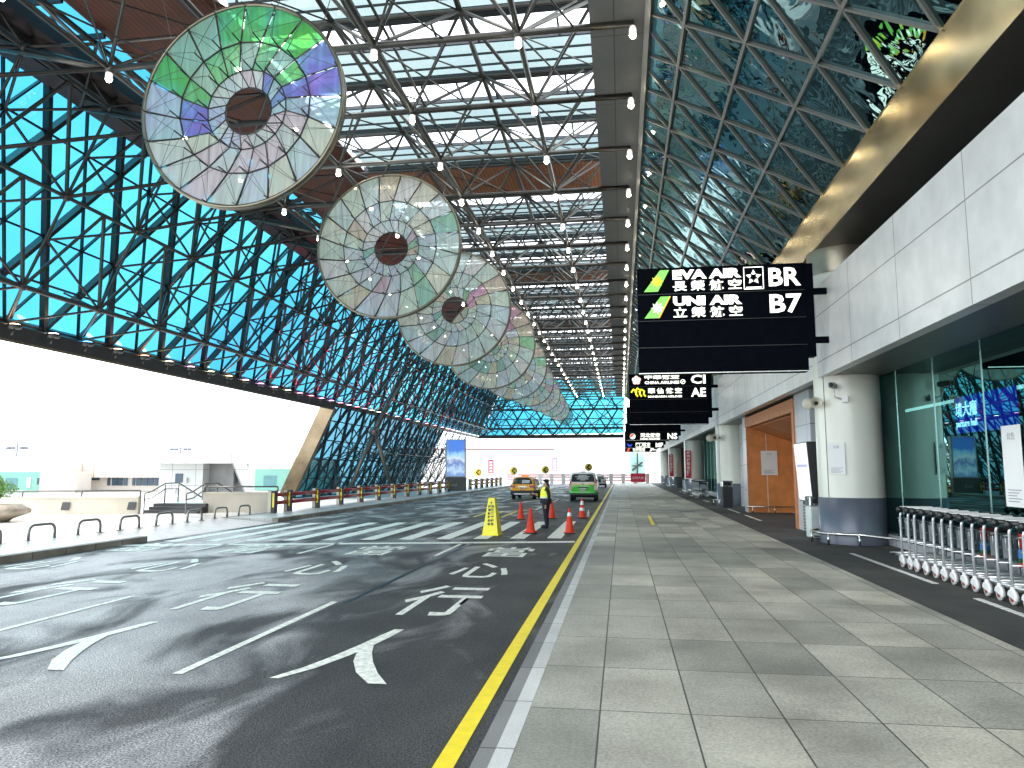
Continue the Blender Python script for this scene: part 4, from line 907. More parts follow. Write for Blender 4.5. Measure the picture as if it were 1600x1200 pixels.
def wheels(par, hw, ys, r, wd_=.2):
    for sx_ in (-1, 1):
        for y in ys:
            o = MB().lathe([(r*.6, -wd_/2), (r-.02, -wd_/2), (r, -wd_/2+.03), (r, wd_/2-.03), (r-.02, wd_/2), (r*.6, wd_/2)], (sx_*(hw-wd_/2+.01), y, r), 28, 'x').build("wheel", mRub, par)
            b = MB(); xx = sx_*(hw+.012)
            b.lathe([(r*.6, 0), (r*.62, -.01*sx_)], (xx, y, r), 20, 'x')
            for q in range(5): a = q*2*pi/5; b.beam((xx-.01*sx_, y, r), (xx-.01*sx_, y+cos(a)*r*.6, r+sin(a)*r*.6), .06, .02, (1, 0, 0))
            b.lathe([(r*.61, -.05*sx_), (r*.01, -.05*sx_)], (xx, y, r), 20, 'x'); b.build("rim", mRimA, o)
def vehicle(kind, lab, loc, rz, sc):
    t = thing({'taxi': "taxi", 'van': "taxi_van", 'white': "parked_car"}[kind], lab, {'taxi': "taxi", 'van': "van", 'white': "car"}[kind], loc, rz, None, sc)
    if kind == 'van':
        pw = M("van_white", (.75, .76, .75), .25, coat=.6, var=.03); pg = M("van_green", (.03, .5, .02), .25, coat=.6, var=.05); py = M("van_yellow", (.75, .42, .03), .3, coat=.5, var=.05)
        Lh = 4.7
        LV = [(.3, .84, .12, Lh, .12, 3), (.5, .9, .0, Lh+.02, .12, 1), (.62, .915, -.04, Lh+.03, .13, 1), (.75, .915, .02, Lh, .14, 1), (1.05, .92, .05, Lh-.05, .14, 1), (1.13, .92, .06, Lh-.3, .14, 2), (1.22, .915, .07, Lh-.9, .14, 0), (1.3, .905, .08, Lh-1.1, .14, 0), (1.75, .83, .16, Lh-1.7, .14, 0), (1.88, .79, .2, Lh-1.8, .18, 0), (1.95, .7, .3, Lh-2.0, .25, 0), (1.975, .5, .55, Lh-2.3, .3, 0)]
        bodymesh(LV, [pw, pg, py, mTrim], t)
        rw = rearpatch(LV, 1.33, 1.86, -1.06, 1.06, rnd=1).build("rear_window", mGl, t)
        for s_ in (-1, 1):
            rearpatch(LV, .78, 1.36, s_*1.0 if s_ > 0 else -1.2, 1.2 if s_ > 0 else -1.0, .02).build("tail_light", mTail, t)
            sidepatch(LV, 1.33, 1.72, .35, 2.6, s_, yat=.42, ybt=2.55).build("side_window", mGl, t); sidepatch(LV, 1.33, 1.72, 2.7, 3.5, s_, ybt=3.05).build("side_window", mGl, t)
            MB().box(s_*.93 if s_ > 0 else -1.13, 1.13 if s_ > 0 else -.93, 3.3, 3.42, 1.25, 1.48, .03).build("mirror", mTrim, t)
        MB().box(-.86, .86, -.09, .05, .42, .56, .02).build("bumper", mTrim, t)
        rearpatch(LV, .93, 1.0, -.45, .45, .02).build("handle_recess", black, t)
        pl = MB().box(-.22, .22, -.075, -.05, .74, .9).build("number_plate", mPlateW, t); text("TDK-5683", .1, (0, -.079, .78), (1, 0, 0), (0, 0, 1), black, pl, bold=.003, center=True)
        b = MB(); b.lathe([(.001, 0), (.065, 0), (.065, .01)], (0, -.0, 1.17), 16, 'y'); b.build("badge", chrome, t)
        b = MB()
        for q in range(5): 
            z = 1.43+q*.075; A = lev(LV, z); wq = [.18, .42, .36, .5, .3][q]; b.quad((-wq, A[2]-.018, z), (wq*.9, A[2]-.018, z), (wq*.9, A[2]-.012, z+.045), (-wq, A[2]-.012, z+.045))
        b.build("window_decal", mDecal, t)
        MB().box(-.14, .14, .5, .62, 1.97, 2.03, .02).build("roof_aerial", mTrim, t)
        wheels(t, .9, (.95, 3.75), .33)
    elif kind == 'taxi':
        py = M("taxi_yellow", (.85, .36, .01), .25, coat=.6, var=.05)
        Lh = 4.4
        LV = [(.28, .82, .1, Lh, .15, 1), (.45, .9, -.02, Lh+.03, .16, 1), (.62, .915, -.05, Lh+.03, .17, 1), (.66, .915, .03, Lh, .17, 0), (.85, .92, .06, Lh-.02, .18, 0), (1.02, .915, .06, Lh-.6, .18, 0), (1.1, .89, .08, Lh-1.0, .18, 0), (1.5, .74, .32, Lh-1.75, .18, 0), (1.58, .68, .4, Lh-1.9, .2, 0), (1.63, .5, .6, Lh-2.1, .25, 0)]
        bodymesh(LV, [py, mTrim], t)
        rearpatch(LV, 1.12, 1.52, -1.08, 1.08, rnd=1).build("rear_window", mGl, t)
        rearpatch(LV, 1.52, 1.59, -1.0, 1.0, .05, 2).build("spoiler", mTrim, t)
        for s_ in (-1, 1):
            b = rearpatch(LV, .86, 1.02, .72 if s_ > 0 else -1.2, 1.2 if s_ > 0 else -.72, .02); b.build("tail_light", mTail, t)
            sidepatch(LV, 1.12, 1.48, .5, 2.9, s_, yat=.75, ybt=2.5).build("side_window", mGl, t)
            MB().box(s_*.9 if s_ > 0 else -1.1, 1.1 if s_ > 0 else -.9, 3.0, 3.1, 1.05, 1.2, .03).build("mirror", mTrim, t)
        MB().box(-.87, .87, -.1, .0, .36, .6, .03).build("bumper", mTrim, t)
        MB().box(-.6, .6, -.11, -.1, .38, .44).build("bumper_trim", mRimA, t)
        pl = MB().box(-.2, .2, -.0, .035, .76, .9).build("number_plate", mPlateW, t); text("TDE-2931", .09, (0, -.004, .79), (1, 0, 0), (0, 0, 1), black, pl, bold=.003, center=True)
        rearpatch(LV, .93, .97, -.42, .42, .02, 2).build("chrome_strip", chrome, t)
        b = MB()
        for q in range(3):
            z = 1.2+q*.08; A = lev(LV, z); B = lev(LV, z+.055); b.quad((-.05, A[2]-.016, z), (.52, A[2]-.016, z), (.5, B[2]-.016, z+.055), (-.03, B[2]-.016, z+.055))
        b.build("window_decal", mDecal, t)
        s_ = MB().box(-.28, .28, 1.3, 1.5, 1.63, 1.78, .03).build("roof_sign", M("taxi_sign", (.85, .25, .02), .4, emit=.2), t); text("TAXI", .1, (0, 1.295, 1.66), (1, 0, 0), (0, 0, 1), mPlateW, s_, bold=.004, center=True)
        wheels(t, .88, (.85, 3.45), .33)
    else:
        pw = M("car_white", (.75, .75, .74), .25, coat=.6, var=.03); Lh = 4.5
        LV = [(.28, .82, .1, Lh, .15, 1), (.45, .88, .0, Lh+.03, .16, 0), (.85, .9, .03, Lh-.02, .18, 0), (1.0, .89, .05, Lh-.9, .18, 0), (1.4, .72, .7, Lh-1.8, .18, 0), (1.47, .6, .9, Lh-2.0, .2, 0)]
        bodymesh(LV, [pw, mTrim], t); rearpatch(LV, 1.03, 1.37, -1.05, 1.05, rnd=1).build("rear_window", mGl, t)
        for s_ in (-1, 1):
            rearpatch(LV, .72, .86, .7 if s_ > 0 else -1.2, 1.2 if s_ > 0 else -.7, .02).build("tail_light", mTail, t); sidepatch(LV, 1.03, 1.36, .7, 3.0, s_, yat=1.1, ybt=2.5).build("side_window", mGl, t)
            MB().box(s_*.9 if s_ > 0 else -1.08, 1.08 if s_ > 0 else -.9, 3.0, 3.1, 1.0, 1.15, .03).build("mirror", mTrim, t)
        MB().box(-.22, .22, .0, .02, .6, .74).build("number_plate", mPlateW, t); wheels(t, .88, (.85, 3.5), .32)
p = G(911, 784); vehicle('van', "green and white taxi van with yellow stripe, parked at the kerb behind the cones", (p.x, p.y, 0), 0, .93)
p = G(816, 780.5); vehicle('taxi', "orange-yellow taxi with black bumper stopped in the road left of the attendant", (p.x, p.y, 0), R(-2), .92)
p = G(937, 762); vehicle('white', "white car parked at the kerb just in front of the green van", (p.x-.1, p.y, 0), 0, .93)

# ------------------------------------------------------------------ guard barrier on the left
mRedR = M("barrier_red", (.3, .012, .02), .35, 0, .15); mPostB = M("barrier_post", (.03, .025, .025), .5); mPostR = M("post_yellow", (.85, .65, .03), .4); mConc = M("cream_concrete", (.5, .45, .37), .6, 0, .12, .8, .1, 10)
BXX = -14.75
bar = thing("guard_barrier", "dark red double rail barrier with black posts and yellow reflectors left of the road", "barrier", (BXX, 32, .146))
zc0 = [31.5, 33.0]+[33.0+3.05*i for i in range(1, 20)]
ysb = [(z_+.1446*BXX+.1161*1.5)/.9826 for z_ in zc0]
ysb = [y for y in ysb if not (63 < y < 69.5)]
rails = {}
for y in ysb:
    o = MB().box(-.16, .16, y-32-.1, y-32+.1, 0, .95, .01).build("post", mPostB, bar)
    MB().box(.05, .13, y-32-.112, y-32-.1, .25, .84).build("reflector", mPostR, o); MB().box(-.17, -.02, y-32-.105, y-32-.1, .02, .93).build("cream_side", mConc, o)
for a, c in zip(ysb, ysb[1:]):
    if c-a > 4: continue
    for z in (.42, .76): MB().tube((.0, a-32+.1, z), (.0, c-32-.1, z), .085, 10).build("rail", mRedR, bar)
# parapets
def parapet(lab, a, c, h=.66):
    a = V(a); c = V(c); d = (c-a).normalized(); t = thing("parapet_wall", lab, "wall", (a.x, a.y, .14)); d = c-a; n_ = V((d.y, -d.x, 0)).normalized()
    b = MB(); b.prism([(0, 0, 0), (d.x, d.y, 0), (d.x, d.y, h), (0, 0, h)], n_*-.3); b.build("wall_panel", mConc, t)
    b = MB(); b.prism([V((0, 0, h))+n_*.04, V((d.x, d.y, h))+n_*.04, V((d.x, d.y, h+.07))+n_*.04, V((0, 0, h+.07))+n_*.04], n_*-.38); b.build("coping", mConc, t)
    k = int(d.length/2.2); b = MB(); r0 = n_*-.15
    for i in range(k+1): q = d*(i/k)+r0; b.tube(q+V((0, 0, h+.07)), q+V((0, 0, h+.3)), .035)
    b.tube(r0+V((0, 0, h+.3)), d+r0+V((0, 0, h+.3)), .035); b.build("handrail", steelL, t)
    return t, d, n_
pa = G(-160, 805, .14); pb = G(215, 803.5, .14)
t, d, n_ = parapet("long cream parapet wall behind the plaza, left of the steps", pa, pb)
for f_ in (.69, .97):
    q = d*f_; b = MB(); b.prism([q+V((-.18, 0, .18))+n_*.005, q+V((.18, 0, .18))+n_*.005, q+V((.24, 0, .5))+n_*.005, q+V((-.1, 0, .5))+n_*.005], n_*.03); b.build("wall_lamp", dark, t)
pc = G(316, 801, .14); pd = G(432, 800, .14)
parapet("short cream parapet wall between the steps and the red barrier", pc, pd, .8)
# steps
sp = (pb+pc)/2; t = thing("entrance_steps", "three black edged steps between the two cream parapets", "steps", (sp.x, sp.y, .14)); hwid = (pc-pb).length/2
for i in range(3): MB().box(-hwid+.02, hwid-.02, i*.3, i*.3+(2.5 if i == 2 else .3), 0, .13*(i+1)).build("step", dark, t)
MB().box(-hwid+.3, hwid-.02, 1.0, 4, .392, .4).build("landing", M("green_landing", (.2, .5, .42), .4), t)
for s_, nm in ((-1, "left"), (1, "right")):
    b = MB(); x = s_*(hwid-.25)+(0 if s_ > 0 else .1)
    pts = [(x, -.5, .55), (x, -.5, .85), (x, -.1, .9), (x, .9, 1.25), (x, 1.9, 1.25), (x+.9, 2.3, .6)]
    b.path(pts, .03, 8); b.path([(x, -.5, .6), (x, 0, .65), (x, .9, 1.0), (x, 1.9, 1.0)], .025, 8)
    for q, zz in ((-.5, 0), (.9, .39), (1.9, .4)): b.tube((x, q, zz), (x, q, 1.2 if q > 0 else .6), .028)
    tag(b.build("stair_handrail", steelL, loc=(sp.x, sp.y, .14)), "bent grey tube handrail on the %s side of the black steps" % nm, "handrail", "handrails of the steps")
# hoops
mHoop = M("hoop_steel", (.23, .22, .2), .35, .6)
hp = None
zs = [17.35+1.75*i for i in range(8)]
for i, z_ in enumerate(zs):
    X_ = -15.2; y = (z_+.1446*X_+.1161*1.8)/.9826
    lab = "bent steel hoop, %s along the edge of the left pavement" % ("nearest and cut by the frame" if i == 0 else ordn(i)+" full one")
    if hp is None:
        hp = thing("hoop_barrier", lab, "hoop barrier", (X_, y, .142), 0, "steel hoops along the left pavement")
        b = MB(); b.path([(0, 0, 0), (0, 0, .2), (0, .03, .31), (0, .1, .37), (0, .18, .39), (0, .72, .39), (0, .8, .37), (0, .87, .31), (0, .9, .2), (0, .9, 0)], .038, 10); b.build("hoop", mHoop, hp)
        for q in (0, .9): MB().box(-.09, .09, q-.09, q+.09, 0, .012).build("base_plate", mHoop, hp)
    else: dup(hp, (X_, y, .142), 0, lab)
# planter with shrub
c = G(-12, 815, .142); c = V((c.x, c.y, .142)); t = thing("planter", "low round stone planter bowl with a leafy green bush at the left edge", "planter", c)
MB().lathe([(.001, 0), (.5, 0), (.6, .08), (1.15, .3), (1.15, .42), (.85, .6), (.3, .62), (.001, .62)], (0, 0, 0), 24).build("bowl", M("weathered_stone", (.36, .3, .23), .7, 0, .35, 3, .3, 20), t)
sh = thing("shrub", "round bright green clipped shrub growing in the stone planter", "shrub", (c.x-.15, c.y, .142+.6))
b = MB(); b.path([(0, 0, 0), (.03, 0, .2), (0, .04, .45)], .04, 6); b.path([(0, 0, .15), (.2, .1, .5)], .02, 5); b.path([(0, 0, .15), (-.2, -.1, .5)], .02, 5); b.build("trunk", M("bark", (.12, .08, .05), .8), sh)
rnd = random.Random(4); mLeafA = M("leaf_light", (.16, .34, .03), .5, var=.3); mLeafB = M("leaf_dark", (.05, .16, .02), .5, var=.3)
b = MB()
for i in range(4200):
    while True:
        q = V((rnd.uniform(-1, 1), rnd.uniform(-1, 1), rnd.uniform(-1, 1)))
        if .3 < q.length < 1: break
    q = q.normalized()*(q.length**.4); ln = 1+.18*sin(q.x*7+q.y*5)+.12*sin(q.z*9+2*q.y); p_ = V((q.x*.66*ln, q.y*.66*ln, .55+q.z*.42*ln))
    a = V((rnd.gauss(0, 1), rnd.gauss(0, 1), rnd.gauss(0, 1))).normalized(); c_ = a.cross(q).normalized() if a.cross(q).length > .1 else V((0, 0, 1)); s_ = rnd.uniform(.022, .045)
    b.cur = 0 if rnd.random() < .65 else 1; b.add([p_-a*s_, p_+c_*s_*.5, p_+a*s_, p_-c_*s_*.5], [(0, 1, 2, 3)])
b.build("crown", [mLeafA, mLeafB], sh)

# ------------------------------------------------------------------ billboard
p = G(690, 770, .14); t = thing("advert_pillar", "tall lightbox advert pillar with blue mountain poster on a dark base by the barrier", "advert", (-14.7, 65.3, .14), R(10), sc=1.0)
MB().box(-.95, .95, -.55, .55, 0, 1.2, .01).build("base", M("advert_base", (.1, .085, .08), .5), t)
MB().box(-.9, .9, -.35, .5, 1.2, 4.6, .03).build("lightbox", M("box_grey", (.4, .43, .42), .4, .3), t)
def poster():
    m, n, l, b = nodes("mountain_poster"); tcn = n.new("ShaderNodeTexCoord"); s_ = n.new("ShaderNodeSeparateXYZ"); l.new(tcn.outputs["Generated"], s_.inputs[0])
    z = n.new("ShaderNodeTexNoise"); z.inputs["Scale"].default_value = 3.5; z.inputs["Detail"].default_value = 8; l.new(tcn.outputs["Generated"], z.inputs[0])
    a = n.new("ShaderNodeMath"); a.operation = 'MULTIPLY_ADD'; a.inputs[1].default_value = .5; l.new(z.outputs[0], a.inputs[0]); l.new(s_.outputs[2], a.inputs[2])
    r_ = n.new("ShaderNodeValToRGB"); els = r_.color_ramp.elements; els[0].position = .3; els[0].color = (.2, .35, .7, 1); els[1].position = 1.15; els[1].color = (.02, .2, .8, 1)
    for ps_, cc in ((.45, (.6, .75, .95)), (.58, (.12, .22, .6)), (.72, (.75, .85, .95)), (.85, (.35, .65, .95)), (.98, (.05, .3, .85))): e = els.new(min(ps_, 1)); e.color = cc+(1,)
    l.new(a.outputs[0], r_.inputs[0]); l.new(r_.outputs[0], b.inputs["Base Color"]); l.new(r_.outputs[0], b.inputs["Emission Color"]); b.inputs["Emission Strength"].default_value = .14; b.inputs["Roughness"].default_value = .2; return m
MB().box(-.8, .8, -.36, -.352, 1.3, 4.5).build("poster", poster(), t)
text("azul", .35, (-.4, -.555, .45), (1, 0, 0), (0, 0, 1), M("logo_grey", (.4, .4, .38), .4), t)

# ------------------------------------------------------------------ things along the terminal wall
p = (5.05, 20.95, .146); t = thing("display_screen", "tall leaning information screen with blank white face and black side by the first column", "display", p)
MB().prism([(0, 0, .95), (.3, 0, .95), (.2, 0, 2.58), (-.1, 0, 2.58)], (0, 1.5, 0)).build("casing", black, t)
MB().prism([(-.012, .03, .98), (-.002, .03, .98), (-.1, .03, 2.55), (-.11, .03, 2.55)], (0, 1.44, 0)).build("screen", M("screen_white", (.85, .86, .9), .3, emit=.12, ecol=(.95, .96, 1)), t)
MB().prism([(-.072, .15, 1.9), (-.062, .15, 1.9), (-.066, .15, 1.97), (-.076, .15, 1.97)], (0, 1.2, 0)).build("screen_text", M("screen_violet", (.4, .35, .8), .4, emit=.1), t)
MB().box(.05, .28, .1, 1.35, .02, .95).build("stand", dark, t)
b = MB()
for q in range(9): b.box(.03, .05, .15, 1.3, .12+q*.085, .17+q*.085)
b.build("vent_slats", M("slat_grey", (.3, .34, .3), .4), t)
def bin_(x, y, lab, body_m, sc=1.0):
    t = thing("litter_bin", lab, "litter bin", (x, y, .146), R(8), "litter bins by the columns", sc)
    MB().box(-.26, .26, -.2, .2, .02, .98, .03).build("bin_body", body_m, t); MB().box(-.265, .265, -.205, .205, .99, 1.3, .03).build("bin_hood", chrome, t)
    MB().box(-.18, .18, -.208, -.2, 1.08, 1.22).build("opening", black, t); MB().box(-.18, .18, -.206, -.2, .06, .1).build("bin_foot", dark, t)
pb_ = G(1280, 842, .146); bin_(pb_.x, pb_.y+.2, "light grey litter bin with steel hood beside the nearest column", M("bin_grey", (.55, .6, .58), .35), .86)
pb_ = G(1137, 793, .146); bin_(pb_.x, pb_.y+.2, "dark litter bin with steel hood at the second column", dark)
def horn(x, y, z, lab, sc=1):
    t = thing("horn_speaker", lab, "loudspeaker", (x, y, z), R(-10), "pairs of horn loudspeakers on the columns", sc)
    cm = M("horn_cream", (.6, .57, .45), .4) if "horn_cream" not in bpy.data.materials else bpy.data.materials["horn_cream"]
    b = MB(); b.lathe([(.03, .2), (.05, .1), (.11, -.08), (.19, -.18), (.2, -.2), (.18, -.19), (.1, -.08), (.04, .05), (.001, .06)], (0, 0, 0), 24, 'y'); b.build("horn", cm, t)
    MB().lathe([(.001, -.03), (.07, -.03), (.04, .02)], (0, 0, 0), 14, 'y').build("horn_throat", black, t)
    b = MB(); b.lathe([(.001, -.2), (.1, -.2), (.19, -.16), (.2, -.13), (.11, 0), (.05, .12)], (-.26, .1, -.02), 24, 'x' if False else 'y'); b.build("horn", cm, t)
    MB().tube((0, .15, 0), (.35, .3, 0), .03).build("bracket", dark, t)
q = AT(1275, 630, 18.6); horn(q.x, q.y, q.z, "cream twin horn loudspeaker on the nearest column", .72)
q = AT(1117, 684, 38.5); horn(q.x, q.y, q.z, "cream twin horn loudspeaker on the second column", .95)
q = AT(1302, 603, 18.2); t = thing("security_camera", "small white security camera on a bracket near the top of the nearest column", "camera", q, R(-25))
b = MB(); b.box(-.07, .07, -.28, .12, -.06, .07, .02); b.build("camera_body", M("cctv_grey", (.25, .25, .25), .4), t); MB().lathe([(.001, 0), (.05, 0), (.05, .02)], (0, -.3, 0), 14, 'y').build("lens", black, t)
b = MB(); b.path([(0, 0, -.06), (.02, .02, -.28), (.2, .15, -.34), (.25, .35, -.34)], .022, 6); b.build("bracket", white, t)
MB().box(.16, .3, .1, .16, -.4, -.25).build("junction_box", white, t)
# notices (square codes left out)
mPaper = M("paper_white", (.8, .8, .78), .5, var=.02); mInk = M("ink_grey", (.35, .35, .38), .6); mBanner = M("banner_red", (.6, .02, .05), .5)
def notice(org, right, w_, h_, lab, title="公告", lines=5):
    t = thing("paper_notice", lab, "notice", org, 0, "white notices on the terminal front"); r_ = V(right).normalized(); n_ = r_.cross(V((0, 0, 1)))
    MB().prism([r_*-w_/2, r_*w_/2, r_*w_/2+V((0, 0, h_)), r_*-w_/2+V((0, 0, h_))], -n_*.006 if n_.y > 0 else n_*-.006).build("sheet", mPaper, t)
    text(title, h_*.1, n_*.004+V((0, 0, h_*.82)), r_, (0, 0, 1), mInk, t, center=True)
    b = MB()
    for i in range(lines):
        z = h_*(.2-.035*i); b.quad(*[r_*x_+n_*.004+V((0, 0, zz)) for x_, zz in ((-w_*.35, z), (w_*.35-(i % 3)*w_*.12, z), (w_*.35-(i % 3)*w_*.12, z+h_*.012), (-w_*.35, z+h_*.012))])
    b.build("printed_lines", mInk, t)
notice((6.35, 33.53, 1.75), (1, 0, 0), .68, 1.05, "white framed notice on the orange timber portal wall")
a = R(232); notice((5.74+.8*cos(a), 19.9+.8*sin(a), 1.85), (-sin(a), cos(a), 0), .42, .78, "white paper notice on the nearest round column")
notice((GXX-.03, 13.4, 1.35), (0, -1, 0), .62, 1.35, "white notice fixed inside the green glass wall at the right edge", "公告")
for x, y, h_, nm, rz_ in ((5.3, 60.0, 2.15, "third", 1.22), (5.3, 80.2, 2.3, "fourth", 1.22)):
    t = thing("red_banner", "red vertical banner with white characters on the %s column" % nm, "banner", (x-.12, y-.42, 1.35), 0, "red vertical banners on far columns")
    MB().box(-.22, .22, -.02, 0, 0, h_).build("banner_cloth", mBanner, t)
    for i, ch in enumerate("出境旅客由此進"): text(ch, .27, (0, -.024, h_-.3-i*.29), (1, 0, 0), (0, 0, 1), mPaper, t, bold=.01, center=True)
# blue hall sign behind the glass
q = AT(1500, 662, 15.5); t = thing("hall_sign", "blue lit hall sign with white words seen through the green glass", "sign", (7.0, 15.9, 2.72), R(-90) if False else 0)
s_ = 1; MB().box(.0, .06, -1.5, .9, 0, .75).build("sign_panel", M("hall_blue", (.01, .01, .5), .4, emit=.45, ecol=(.02, .02, .9)), t)
text("境大廳", .32, (-.01, .85, .33), (0, -1, 0), (0, 0, 1), M("hall_white", (.9, .95, 1), .4, emit=2.2, ecol=(.8, .95, 1)), t, bold=.004)
text("parture hall", .2, (-.01, .85, .08), (0, -1, 0), (0, 0, 1), bpy.data.materials["hall_white"], t, bold=.004)

# ------------------------------------------------------------------ distance
mCream = BRICK("cream_tiles", (.5, .45, .4), (.53, .48, .43), (.5, .44, .38), 'xz', 1.6, .8, .02, .5, .6, var=.08, nscale=.5)
mCreamV = BRICK("cream_ribs", (.54, .48, .42), (.56, .5, .44), (.26, .2, .15), 'xz', 1.1, 20, .03, 0, .6, var=.08, nscale=.5)
mWhiteB = M("white_cladding", (.46, .46, .46), .5, 0, .04, .3); mGreenB = M("mint_wall", (.13, .29, .24), .6, 0, .12, .4); mWin = M("blue_window", (.03, .06, .09), .1, 0, .3, 1); mWinL = M("teal_window", (.06, .16, .17), .15)
def facing(t, z_c):   # helper: local facade plane facing the camera at depth zc
    return None
def fac(name, u0, u1, v0, v1, zc, depth, mat, parent, org, zbase=None):
    A = AT(u0, v0, zc); B = AT(u1, v0, zc); bot = AT(u0, v1, zc).z if zbase is None else zbase
    d = (B-A); d.z = 0; n_ = V((-d.y, d.x, 0)).normalized()*depth; A = V((A.x, A.y, 0)); A2 = A+d; top = AT((u0+u1)/2, v0, zc).z
    o = V(org); b = MB(); b.prism([V((A.x, A.y, bot))-o, V((A2.x, A2.y, bot))-o, V((A2.x, A2.y, top))-o, V((A.x, A.y, top))-o], n_); return b.build(name, mat, parent)
o1 = AT(120, 780, 70); o1.z = 0
t = thing("long_office_building", "long low cream office building with blue strip windows behind the plaza", "building", o1)
fac("rear_block", -120, 470, 713, 0, 76, 8, mWhiteB, t, o1, 0); fac("wall", 118, 300, 746, 0, 70, 5, mCream, t, o1, 0); fac("cornice", 119, 300, 724, 746, 69.3, 5, mCreamV, t, o1)
for i in range(4): fac("window", 121.5+i*8.6, 129+i*8.6, 746.5, 750.3, 69.9, .3, mWin, t, o1)
for u0, u1 in ((168, 172), (175, 183), (184, 191.5), (193, 199), (207, 211), (213, 221), (222.5, 231), (232, 240), (241.5, 247)): fac("window", u0, u1, 746, 758.5, 69.9, .3, mWin, t, o1)
o2 = AT(90, 780, 66); o2.z = 0
t = thing("tiled_block", "cream tiled block left of the strip windows", "building", o2); fac("wall", 63, 119, 737, 0, 66, 2.5, mCream, t, o2, 0); fac("upper_storey", 30, 113, 720, 737, 67, 1.5, mCreamV, t, o2)
o3 = AT(20, 780, 67); o3.z = 0
t = thing("mint_building", "mint green building with pale window behind the bush on the left", "building", o3); fac("wall", -90, 62.7, 737.5, 0, 66.5, 2, mGreenB, t, o3, 0); fac("window", 9, 27, 747, 766, 66.4, .2, mWinL, t, o3); fac("white_panel", 42, 48, 746, 762, 66.4, .2, mWhiteB, t, o3); fac("window", 58, 62, 747, 757, 66.4, .2, mWin, t, o3)
o4 = AT(430, 780, 78); o4.z = 0
t = thing("mint_annex", "mint green and cream annex seen beyond the slanted bronze jamb", "building", o4); fac("wall", 399, 520, 733, 0, 72, 3, mGreenB, t, o4, 0); fac("upper_storey", 405, 520, 718, 733, 72.5, 3, mCreamV, t, o4); fac("window", 412, 432, 743, 760, 71.9, .2, mWinL, t, o4)
# white porch building with a raked leg
o5 = AT(300, 780, 44); o5.z = .1
t = thing("entrance_kiosk", "white panelled entrance kiosk with a slanted side and flat roof behind the steps", "building", o5)
mKi = BRICK("kiosk_panels", (.5, .51, .5), (.52, .53, .52), (.2, .22, .21), 'xz', 1.4, .95, .015, 0, .5, var=.03)
fac("roof_slab", 226, 326, 708, 724, 43.5, 4, mKi, t, o5); fac("wall", 250, 317.7, 724, 0, 44.5, 4, mKi, t, o5, .1); fac("recessed_wall", 318, 366, 724, 0, 45.5, 2.5, M("kiosk_grey", (.25, .25, .25), .6), t, o5, .1)
pts = [AT(u, v, 43.2)-o5 for u, v in ((326, 708), (383, 709), (397, 778), (388, 778), (365, 724), (326, 724))]
n5 = V((ray(300, 735).x, ray(300, 735).y, 0)).normalized(); MB().prism(pts, n5*3.2).build("raked_leg", mKi, t)
fac("window", 274, 286, 740, 754, 44.4, .2, mWin, t, o5); fac("window_unit", 287, 291.5, 747, 754, 44.2, .3, mWhiteB, t, o5)
q = AT(283, 776, 40); t = thing("air_conditioner", "white outdoor air conditioner unit standing in front of the kiosk", "air conditioner", (q.x, q.y, .54), PS)
MB().box(-.35, .25, -.2, .2, 0, .5, .02).build("casing", white, t); MB().lathe([(.001, 0), (.18, 0), (.2, -.01)], (-.1, -.205, .25), 16, 'y').build("fan_grille", M("grille", (.35, .35, .35), .5), t)
# light masts
for u, v0, v1, nm in ((28, 688, 712, "left"), (283, 690, 707, "right")):
    zc = 130; top = AT(u, v0, zc); t = thing("light_mast", "thin airport light mast standing above the %s end of the roofs" % nm, "light mast", (top.x, top.y, 0), PS, "light masts above the roofs")
    MB().tube((0, 0, 0), (0, 0, top.z), .22, 8, .12).build("pole", M("mast_grey", (.1, .11, .13), .6), t)
    b = MB(); b.tube((-1.8, 0, top.z-1.2), (1.8, 0, top.z-1.2), .09); 
    for x_ in (-1.6, -.8, .8, 1.6): b.box(x_-.3, x_+.3, -.2, .2, top.z-1.6, top.z-1.25)
    b.build("lamp_frame", bpy.data.materials["mast_grey"], t)
# building across the far end
o6 = AT(860, 760, 165); o6.z = 0
t = thing("hangar_building", "very long white building closing the view beyond the canopy end", "building", o6)
fac("wall", 600, 1120, 701.5, 0, 165, 20, M("far_white", (.42, .41, .4), .6, var=.04, vs=.1), t, o6, 0); fac("eaves_line", 600, 866, 700.5, 702.6, 164.8, .3, M("eaves_dark", (.2, .08, .09), .6), t, o6)
for i in range(26): fac("window", 640+i*13.4, 651.5+i*13.4, 737.5, 747, 164.7, .3, mWinL if i % 3 else mWin, t, o6)
fac("parapet_band", 600, 1120, 726, 728, 164.6, .3, M("band_cream", (.68, .6, .5), .6), t, o6)
# lift tower at end of pavement
o7 = AT(996, 760, 118); o7.z = 0.0
t = thing("lift_tower", "green glass stair tower with a diagonal flight at the far end of the pavement", "tower", o7)
fac("frame", 984, 1008, 706, 0, 120, 3, M("tower_frame", (.45, .55, .52), .5), t, o7, 0); fac("glazing", 986, 1006, 708, 752, 119.6, .2, M("tower_glass", (.3, .5, .45), .15), t, o7)
b = MB(); b.beam(AT(988, 735, 119)-o7, AT(1004, 722, 119)-o7, .3, .3); b.beam(AT(988, 728, 119)-o7, AT(1004, 728, 119)-o7, .2, .2); b.beam(AT(996, 708, 119)-o7, AT(996, 752, 119)-o7, .2, .2); b.build("stair_flight", dark, t)
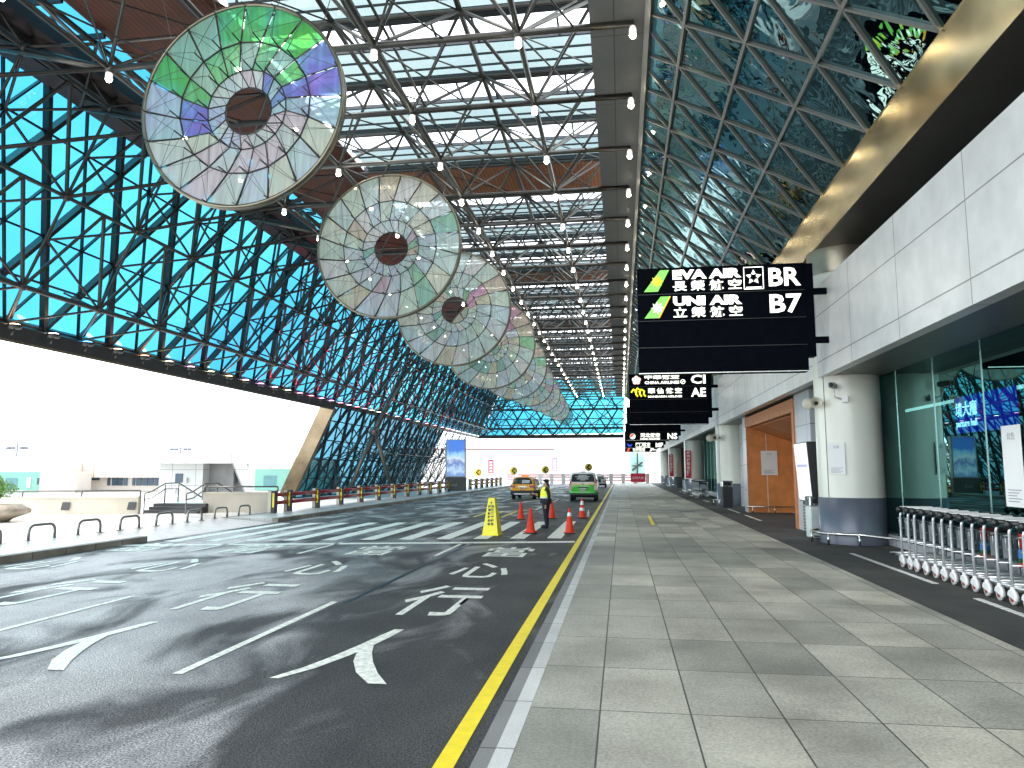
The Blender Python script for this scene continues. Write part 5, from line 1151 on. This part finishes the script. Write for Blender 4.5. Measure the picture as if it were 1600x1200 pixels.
# red and white road barriers at the far end
mPk = M("barrier_coral", (.65, .12, .15), .5)
rb = thing("end_barrier", "red and white railing across the far end of the road", "barrier", (0, 112, 0))
a, c = AT(790, 755, 108), AT(1012, 752, 104)
a.z = c.z = 0; dv = c-a; org = V((0, 112, 0))
for i in range(13):
    q = a+dv*(i/12)-org; MB().box(q.x-.25, q.x+.25, q.y-.2, q.y+.2, 0, 1.5).build("post", white, rb)
for z in (.55, 1.0, 1.3): MB().beam(a-org+V((0, -.05, z)), c-org+V((0, -.05, z)), .08, .16).build("rail", mPk, rb)
t = thing("end_banner", "long red banner tied to the railing at the far end", "banner", AT(997, 752, 103)); MB().box(-1.0, 1.0, -.05, 0, -.1, 1.1).build("banner_cloth", mBanner, t); text("出境大廳", .4, (0, -.06, .3), (1, 0, 0), (0, 0, 1), mPaper, t, center=True)
for (u, v), nm in zip(((746.5, 738), (802.5, 735.5), (852, 734), (919.5, 730)), ("leftmost", "second from left", "third from left", "rightmost")):
    q = AT(u, v, 100); t = thing("chevron_sign", "round yellow sign with black left chevron at the bend, %s of four" % nm, "road sign", (q.x, q.y, 0), PS, "chevron signs at the far bend")
    MB().tube((0, .05, 0), (0, .05, q.z), .05, 6).build("pole", chrome, t); MB().lathe([(.001, 0), (.5, 0), (.5, .04)], (0, 0, q.z), 20, 'y').build("sign_face", M("chevron_yellow", (.85, .6, .03), .4), t)
    MB().add([(-.32, -.02, q.z), (.08, -.02, q.z+.38), (.3, -.02, q.z+.38), (-.08, -.02, q.z), (.3, -.02, q.z-.38), (.08, -.02, q.z-.38)], [(0, 3, 2, 1), (0, 5, 4, 3)]).build("chevron", black, t)
for u, v, m_, nm in ((767, 731, mBanner, "red"), (867, 728, M("blue_red", (.25, .15, .5), .5), "blue")):
    q = AT(u, v+4, 140); t = thing("wall_banner", "small %s vertical sign high on the far white building" % nm, "banner", q, PS); MB().box(-.5, .5, 0, .1, -.5, 2.0).build("banner_cloth", m_, t); 
    b = MB()
    for i_ in range(4): b.box(-.25, .25, -.02, -.005, -.3+i_*.55, 0+i_*.55)
    b.build("characters", mPaper, t)
